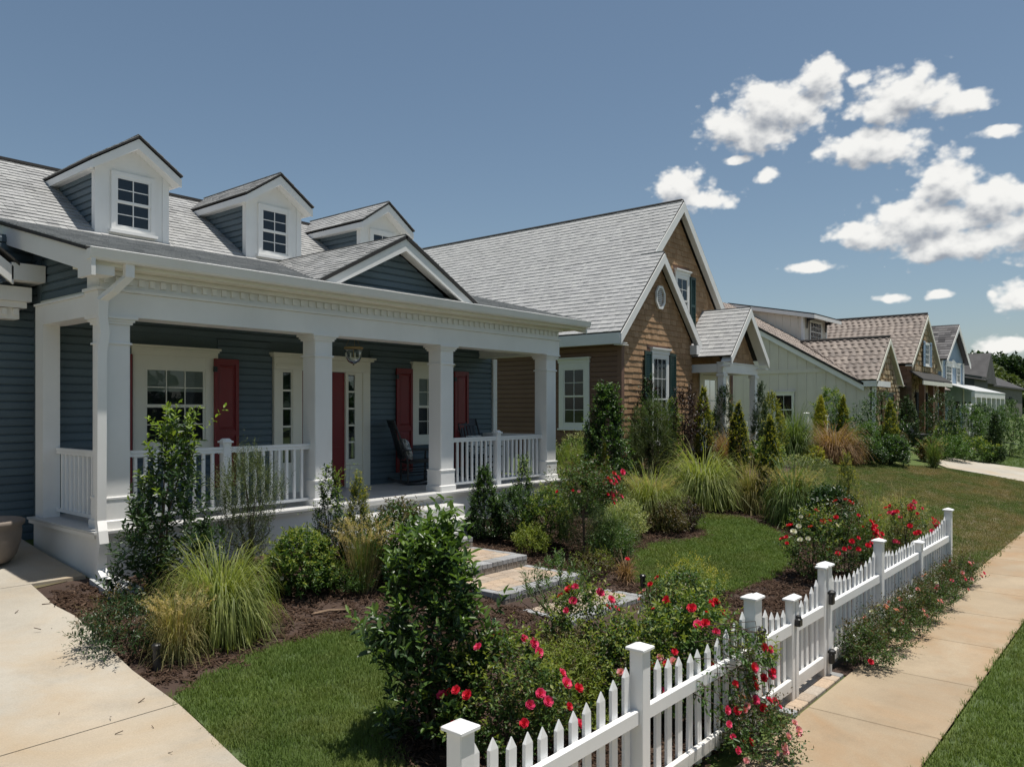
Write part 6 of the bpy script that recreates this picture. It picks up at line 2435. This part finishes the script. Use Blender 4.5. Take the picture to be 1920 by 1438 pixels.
for i, (x, y, hh, ww, a, b, pf, lab) in enumerate([
        (33.2, 8.9, 2.2, 1.9, 'leaf_dark', 'leaf_mid', 'egg', 'large dark round shrub in front of the small stone gable'),
        (29.7, 8.3, 1.2, 1.5, 'leaf_mid', 'leaf_mid', 'mound', 'mid green rounded shrub behind the gold edged column'),
        (28.6, 7.25, .95, 1.1, 'leaf_dark', 'leaf_mid', 'mound', 'low dark shrub between the gold edged column and the far driveway'),
        (27.4, 7.8, .8, 1.2, 'leaf_dark', 'leaf_mid', 'mound', 'low dark shrub between the wide rust grass and the gold edged column'),
        (36.3, 7.35, 2.5, 1.6, 'leaf_dark', 'leaf_conifer', 'egg', 'tall dark shrub in front of the stone house posts'),
        (40.5, 7.0, 2.1, 1.3, 'leaf_mid', 'leaf_mid', 'egg', 'green shrub before the white porch posts'),
        (44.3, 7.2, 2.2, 1.5, 'leaf_dark', 'leaf_mid', 'tall', 'tall shrub at the far end of the white porch'),
        (34.5, 6.65, .85, 1.5, 'leaf_mid', 'leaf_mid', 'mound', 'low hedge part nearest the far driveway, plain green'),
        (36.2, 6.15, .85, 1.6, 'leaf_mid', 'leaf_yellow', 'mound', 'low hedge part with yellowish tips next to the blue green cone'),
        (36.8, 5.5, 1.95, .75, 'leaf_conifer', 'leaf_conifer', 'cone', 'dark blue green cone conifer at the end of the low hedge'),
        (42.3, 5.7, 2.5, 1.5, 'leaf_mid', 'leaf_dark', 'tall', 'bushy green tree like shrub past the blue green cone'),
        (36.6, 8.7, 2.1, .8, 'leaf_conifer', 'leaf_conifer', 'column', 'slim dark conifer against the brown brick wall'),
        (31.0, 7.9, .95, 1.3, 'leaf_dark', 'leaf_bronze', 'mound', 'low dark shrub in front of the large round one'),
        (32.5, 6.95, .8, .8, 'leaf_bronze', 'leaf_mid', 'mound', 'small bronze shrub at the head of the far driveway'),
        (38.4, 7.5, 1.3, 1.5, 'leaf_mid', 'leaf_yellow', 'mound', 'bushy shrub between the lounge chair and the low hedge'),
        (48.5, 7.5, 2.0, 1.8, 'leaf_dark', 'leaf_mid', 'egg', 'round shrub under the eave of the white metal porch roof'),
        (53, 7.4, 2.0, 2.0, 'leaf_mid', 'leaf_mid', 'egg', 'far round shrub near the end of the white porch')]):
    p = plant('shrub', lab, 'shrub', x, y, FAR)
    bush(p, hh, ww, pf, 240, 9, .075, .032, a, b, .3, .6, .2, 70 + i, lump=.28, stems=6)
p = plant('ornamental_grass', 'upright pale grass at the corner of the far driveway', 'grass', 30.3, 6.35, GRS)
grass(p, .95, .7, 300, 'blade_dark', .008, 90, .4, plumes=30, base_r=.12)

# --- behind and along the right part of the fence
p = plant('conifer', 'gold edged open cone conifer standing alone before the dry lawn', 'conifer', 15.9, 4.85, CON)
bush(p, 1.4, .58, 'cone', 200, 10, .045, .012, 'leaf_conifer2', 'leaf_gold', .3, .85, .14, 91, spread=.6, lump=.3)
p = plant('shrub', 'dark glossy broad leaved shrub at the foot of the gold edged cone', 'shrub', 14.6, 4.75, SHR)
bush(p, .85, 1.1, 'mound', 220, 10, .075, .035, 'leaf_dark', 'leaf_dark', .1, .5, .16, 92, lump=.35, broad=True)


def rose(label, x, y, H, W, nfl, cols, size, seed, newm='leaf_yellow', group=ROS, prof='egg', ntw=200, nl=10, L=.042, zmin=.35, name='rose_bush', fk=1.0, dens=.8):
    p = plant(name, label, 'rose', x, y, group)
    bush(p, H, W, prof, ntw, nl, L, L * .52, 'leaf_rose', newm, .22, .5, .16, seed, lump=.32, shoots=8, stems=16, dens=dens)
    flowers(p, H, W, int(nfl * fk * 1.45), cols, size, prof, seed, zmin)
    return p


rose('rose bush with yellow green young leaves and white pink blooms beyond the gate', 11.35, 3.95, .98, .75, 10, ['pink', 'white', 'hot', 'red'], .038, 101)
rose('tall dark rose bush with only red blooms behind the fence beyond the gate', 11.95, 3.7, 1.08, .85, 20, ['red'], .036, 102, 'leaf_bronze', fk=1.3)
p = plant('ornamental_grass', 'pale yellow green soft grass between the two rose bushes', 'grass', 13.55, 3.75, GRS)
grass(p, .88, .72, 620, 'blade_green', .0035, 103, .7, base_r=.12)
rose('rose bush crowned with bright pink blooms near the corner fence post', 14.0, 3.35, .98, .85, 22, ['hot', 'hot', 'red'], .036, 104, fk=1.3)
p = plant('ornamental_grass', 'tan dry grass behind the bright pink rose bush', 'grass', 15.3, 3.75, GRS)
grass(p, .75, .95, 520, 'blade_tan', .0035, 105, .9, plumes=120, base_r=.12)

# --- roses behind the near fence
rose('red rose bush in front of the lower paver steps', 5.75, 3.95, .86, .66, 10, ['red', 'hot', 'hot'], .036, 111, ntw=200, zmin=.6)
rose('rose bush with red blooms behind the first fence post beside the laurel', 4.25, 3.62, .84, .85, 15, ['red', 'hot', 'hot'], .036, 112, 'leaf_yellow', ntw=300)
rose('rose bush with mixed pale pink and red blooms leaning over the second fence post', 5.62, 3.42, .74, .80, 9, ['pink', 'red', 'pink', 'white'], .034, 113, ntw=240)
p = plant('shrub', 'feathery yellow green nandina between the two red rose bushes', 'shrub', 4.98, 3.65, SHR)
bush(p, .66, .62, 'mound', 190, 12, .045, .012, 'leaf_yellow', 'leaf_bronze', .12, .5, .17, 114, lump=.3)
p = plant('shrub', 'thin stemmed shrub with upright leaf rosettes before the paver steps', 'shrub', 6.35, 4.75, SHR)
bush(p, .85, .85, 'vase', 110, 15, .055, .014, 'leaf_mid', 'leaf_olive', .5, 1.0, .14, 115, lump=.4, inner=.2, spread=.8, stems=30, dens=.5)
p = plant('climbing_vine', 'leafy red flowering vine sprawling over the picket fence next to the gate', 'vine', 6.05, 3.1)
bush(p, .92, 1.0, 'egg', 300, 12, .055, .024, 'leaf_mid', 'leaf_yellow', .3, .45, .18, 116, lump=.4, broad=True, shoots=8, dens=.7)
flowers(p, .95, 1.05, 24, ['red', 'red', 'hot'], .036, 'egg', 116, .3)
# the part that hangs over the front of the fence
g_ = np.random.default_rng(77)
tw_, lv, ff, kk = MB(), [], [], 0
for i in range(24):
    x0 = g_.uniform(-.85, -.05)
    a = np.array([x0, -.35, g_.uniform(.55, .95)])
    b = a + np.array([g_.uniform(-.15, .3), g_.uniform(-.30, -.18), g_.uniform(-.1, .08)])
    c = b + np.array([g_.uniform(-.1, .2), g_.uniform(-.10, -.02), -g_.uniform(.15, .6)])
    c[2] = max(c[2], .1)
    tw_.tube([a, b, c], [.004, .003, .0015], 4, False)
    m_ = 20
    ss = g_.uniform(0, 1, m_)[:, None]
    pp = (1 - ss) ** 2 * a + 2 * ss * (1 - ss) * b + ss ** 2 * c
    v, f = leaf_geo(pp, unit(g_.normal(size=(m_, 3)) + np.array([0, -.5, -.2])), g_.uniform(.03, .06, m_), g_.uniform(.014, .026, m_), .4, g_, True)
    lv.append(v)
    ff.append(f + kk)
    kk += len(v)
    if i % 2 == 0:
        bloom(p, tuple(c), (g_.uniform(-.6, .4), -1, .5), .034, random.choice(('red', 'red', 'hot')))
    if i % 4 == 0:
        bloom(p, tuple((b + c) / 2 + np.array([0, -.03, 0])), (g_.uniform(-.6, .4), -1, .3), .032, random.choice(('red', 'hot')))
tw_.build('trailing_stems', M['twig'], p)['kind'] = 'stuff'
np_mesh('trailing_leaves', np.concatenate(lv), np.concatenate(ff), M['leaf_mid'], p)
rose('rose bush with pale pink blooms beside the path light', 7.75, 4.1, .62, .8, 8, ['pink', 'pink', 'white', 'red'], .034, 117, 'leaf_mid')
p = plant('shrub', 'yellow tipped airy nandina at the edge of the curved lawn', 'shrub', 8.75, 4.5, SHR)
bush(p, .5, .85, 'mound', 130, 11, .045, .012, 'leaf_yellow', 'leaf_gold', .3, .7, .18, 118, lump=.35)
p = plant('ornamental_grass', 'small red tipped grass tuft with one red bloom by the curved lawn', 'grass', 9.05, 5.6, GRS)
grass(p, .32, .4, 160, 'blade_rust', .004, 119, .7, base_r=.06)
bloom(p, (-.05, -.05, .34), (-.4, -.5, .8), .035, 'red')
# --- ground cover roses outside the fence
for i, (x, y, hh, ww, n, cols, lab) in enumerate([
        (5.75, 2.42, .42, .72, 14, ['pink', 'hot', 'pink'], 'pink ground cover rose below the red vine, spilling onto the sidewalk'),
        (8.5, 2.44, .42, .62, 2, ['red', 'pink'], 'ground cover rose at the gate post, nearly without blooms'),
        (9.25, 2.43, .46, .66, 7, ['pink', 'pink', 'white'], 'ground cover rose with pale blooms, second from the gate'),
        (10.0, 2.42, .42, .62, 5, ['white', 'pink'], 'ground cover rose by the fence post where the high pickets start'),
        (10.75, 2.44, .44, .66, 5, ['pink', 'pink'], 'pink ground cover rose midway along the outer fence'),
        (11.6, 2.44, .42, .66, 5, ['pink', 'white'], 'sparse ground cover rose below the low line post'),
        (12.45, 2.46, .42, .7, 7, ['pink', 'hot'], 'ground cover rose second from the fence end'),
        (13.3, 2.46, .40, .75, 9, ['pink', 'hot'], 'ground cover rose with pink blooms round the last fence post')]):
    rose(lab, x, y, hh * .9, ww * .8, n, cols, .026, 120 + i, 'leaf_bronze', GC, 'mound', 150, 10, .030, .25, dens=1.0)

# far trees
for i, (x, y, hh, ww, m_, lab) in enumerate([
        (150, 34, 10, 10, 'leaf_conifer', 'dark pine standing above the dark charcoal house'),
        (152, 26, 9, 11, 'leaf_olive', 'grey green rounded tree over the grey stone house roof'),
        (158, 22, 9.8, 11, 'leaf_conifer', 'dark rounded tree above the long grey roof'),
        (146, 40, 8.5, 9, 'leaf_dark', 'low dark tree between the light blue house and the pine'),
        (165, 28, 11, 12, 'leaf_dark', 'taller dark green tree behind the grey stone house ridge')]):
    p = plant('tree', lab, 'tree', x, y, 'distant trees behind the last houses', 1.0)
    MB().tube([(0, 0, -.2), (0, 0, hh * .5), (.2, 0, hh * .85)], [.35, .25, .08], 7).build('trunk', M['trunk'], p)
    crown = link('crown', None, p)
    crown.location = (0, 0, hh * .18)
    bush(crown, hh * .82, ww, 'egg', 420, 10, .7, .4, m_, m_, .1, .4, 1.4, 130 + i, lump=.35, stems=10)


# the wood across the road, one mass
def woods(name, arc, mat, n, seed):
    g = np.random.default_rng(seed)
    V, F, k = [], [], 0
    for i in range(n):
        t = g.uniform(0, 1)
        x, y = arc(t)
        x += g.normal(0, 3)
        y += g.normal(0, 3)
        hh = 5.2 + 1.6 * math.sin(t * 40) + g.uniform(-1.5, 2)
        m_ = 60
        P = np.stack([g.normal(0, 2.6, m_), g.normal(0, 2.6, m_), g.uniform(.5, max(2, hh), m_)], 1)
        P[:, :2] *= (1.15 - P[:, 2:3] / hh * .8)
        v, f = leaf_geo(P + np.array([x, y, 0]), unit(g.normal(size=(m_, 3))), np.full(m_, 1.7), np.full(m_, 1.2), .3, g)
        V.append(v)
        F.append(f + k)
        k += len(v)
    o = np_mesh(name, np.concatenate(V), np.concatenate(F), M[mat])
    o['kind'] = 'stuff'


woods('far_woods', lambda t: (-80 + 200 * t, -55 - 6 * math.sin(t * 9)), 'leaf_dark', 150, 3)
woods('far_woods', lambda t: (190 + 10 * math.sin(t * 7), -20 + 130 * t), 'leaf_dark', 90, 4)
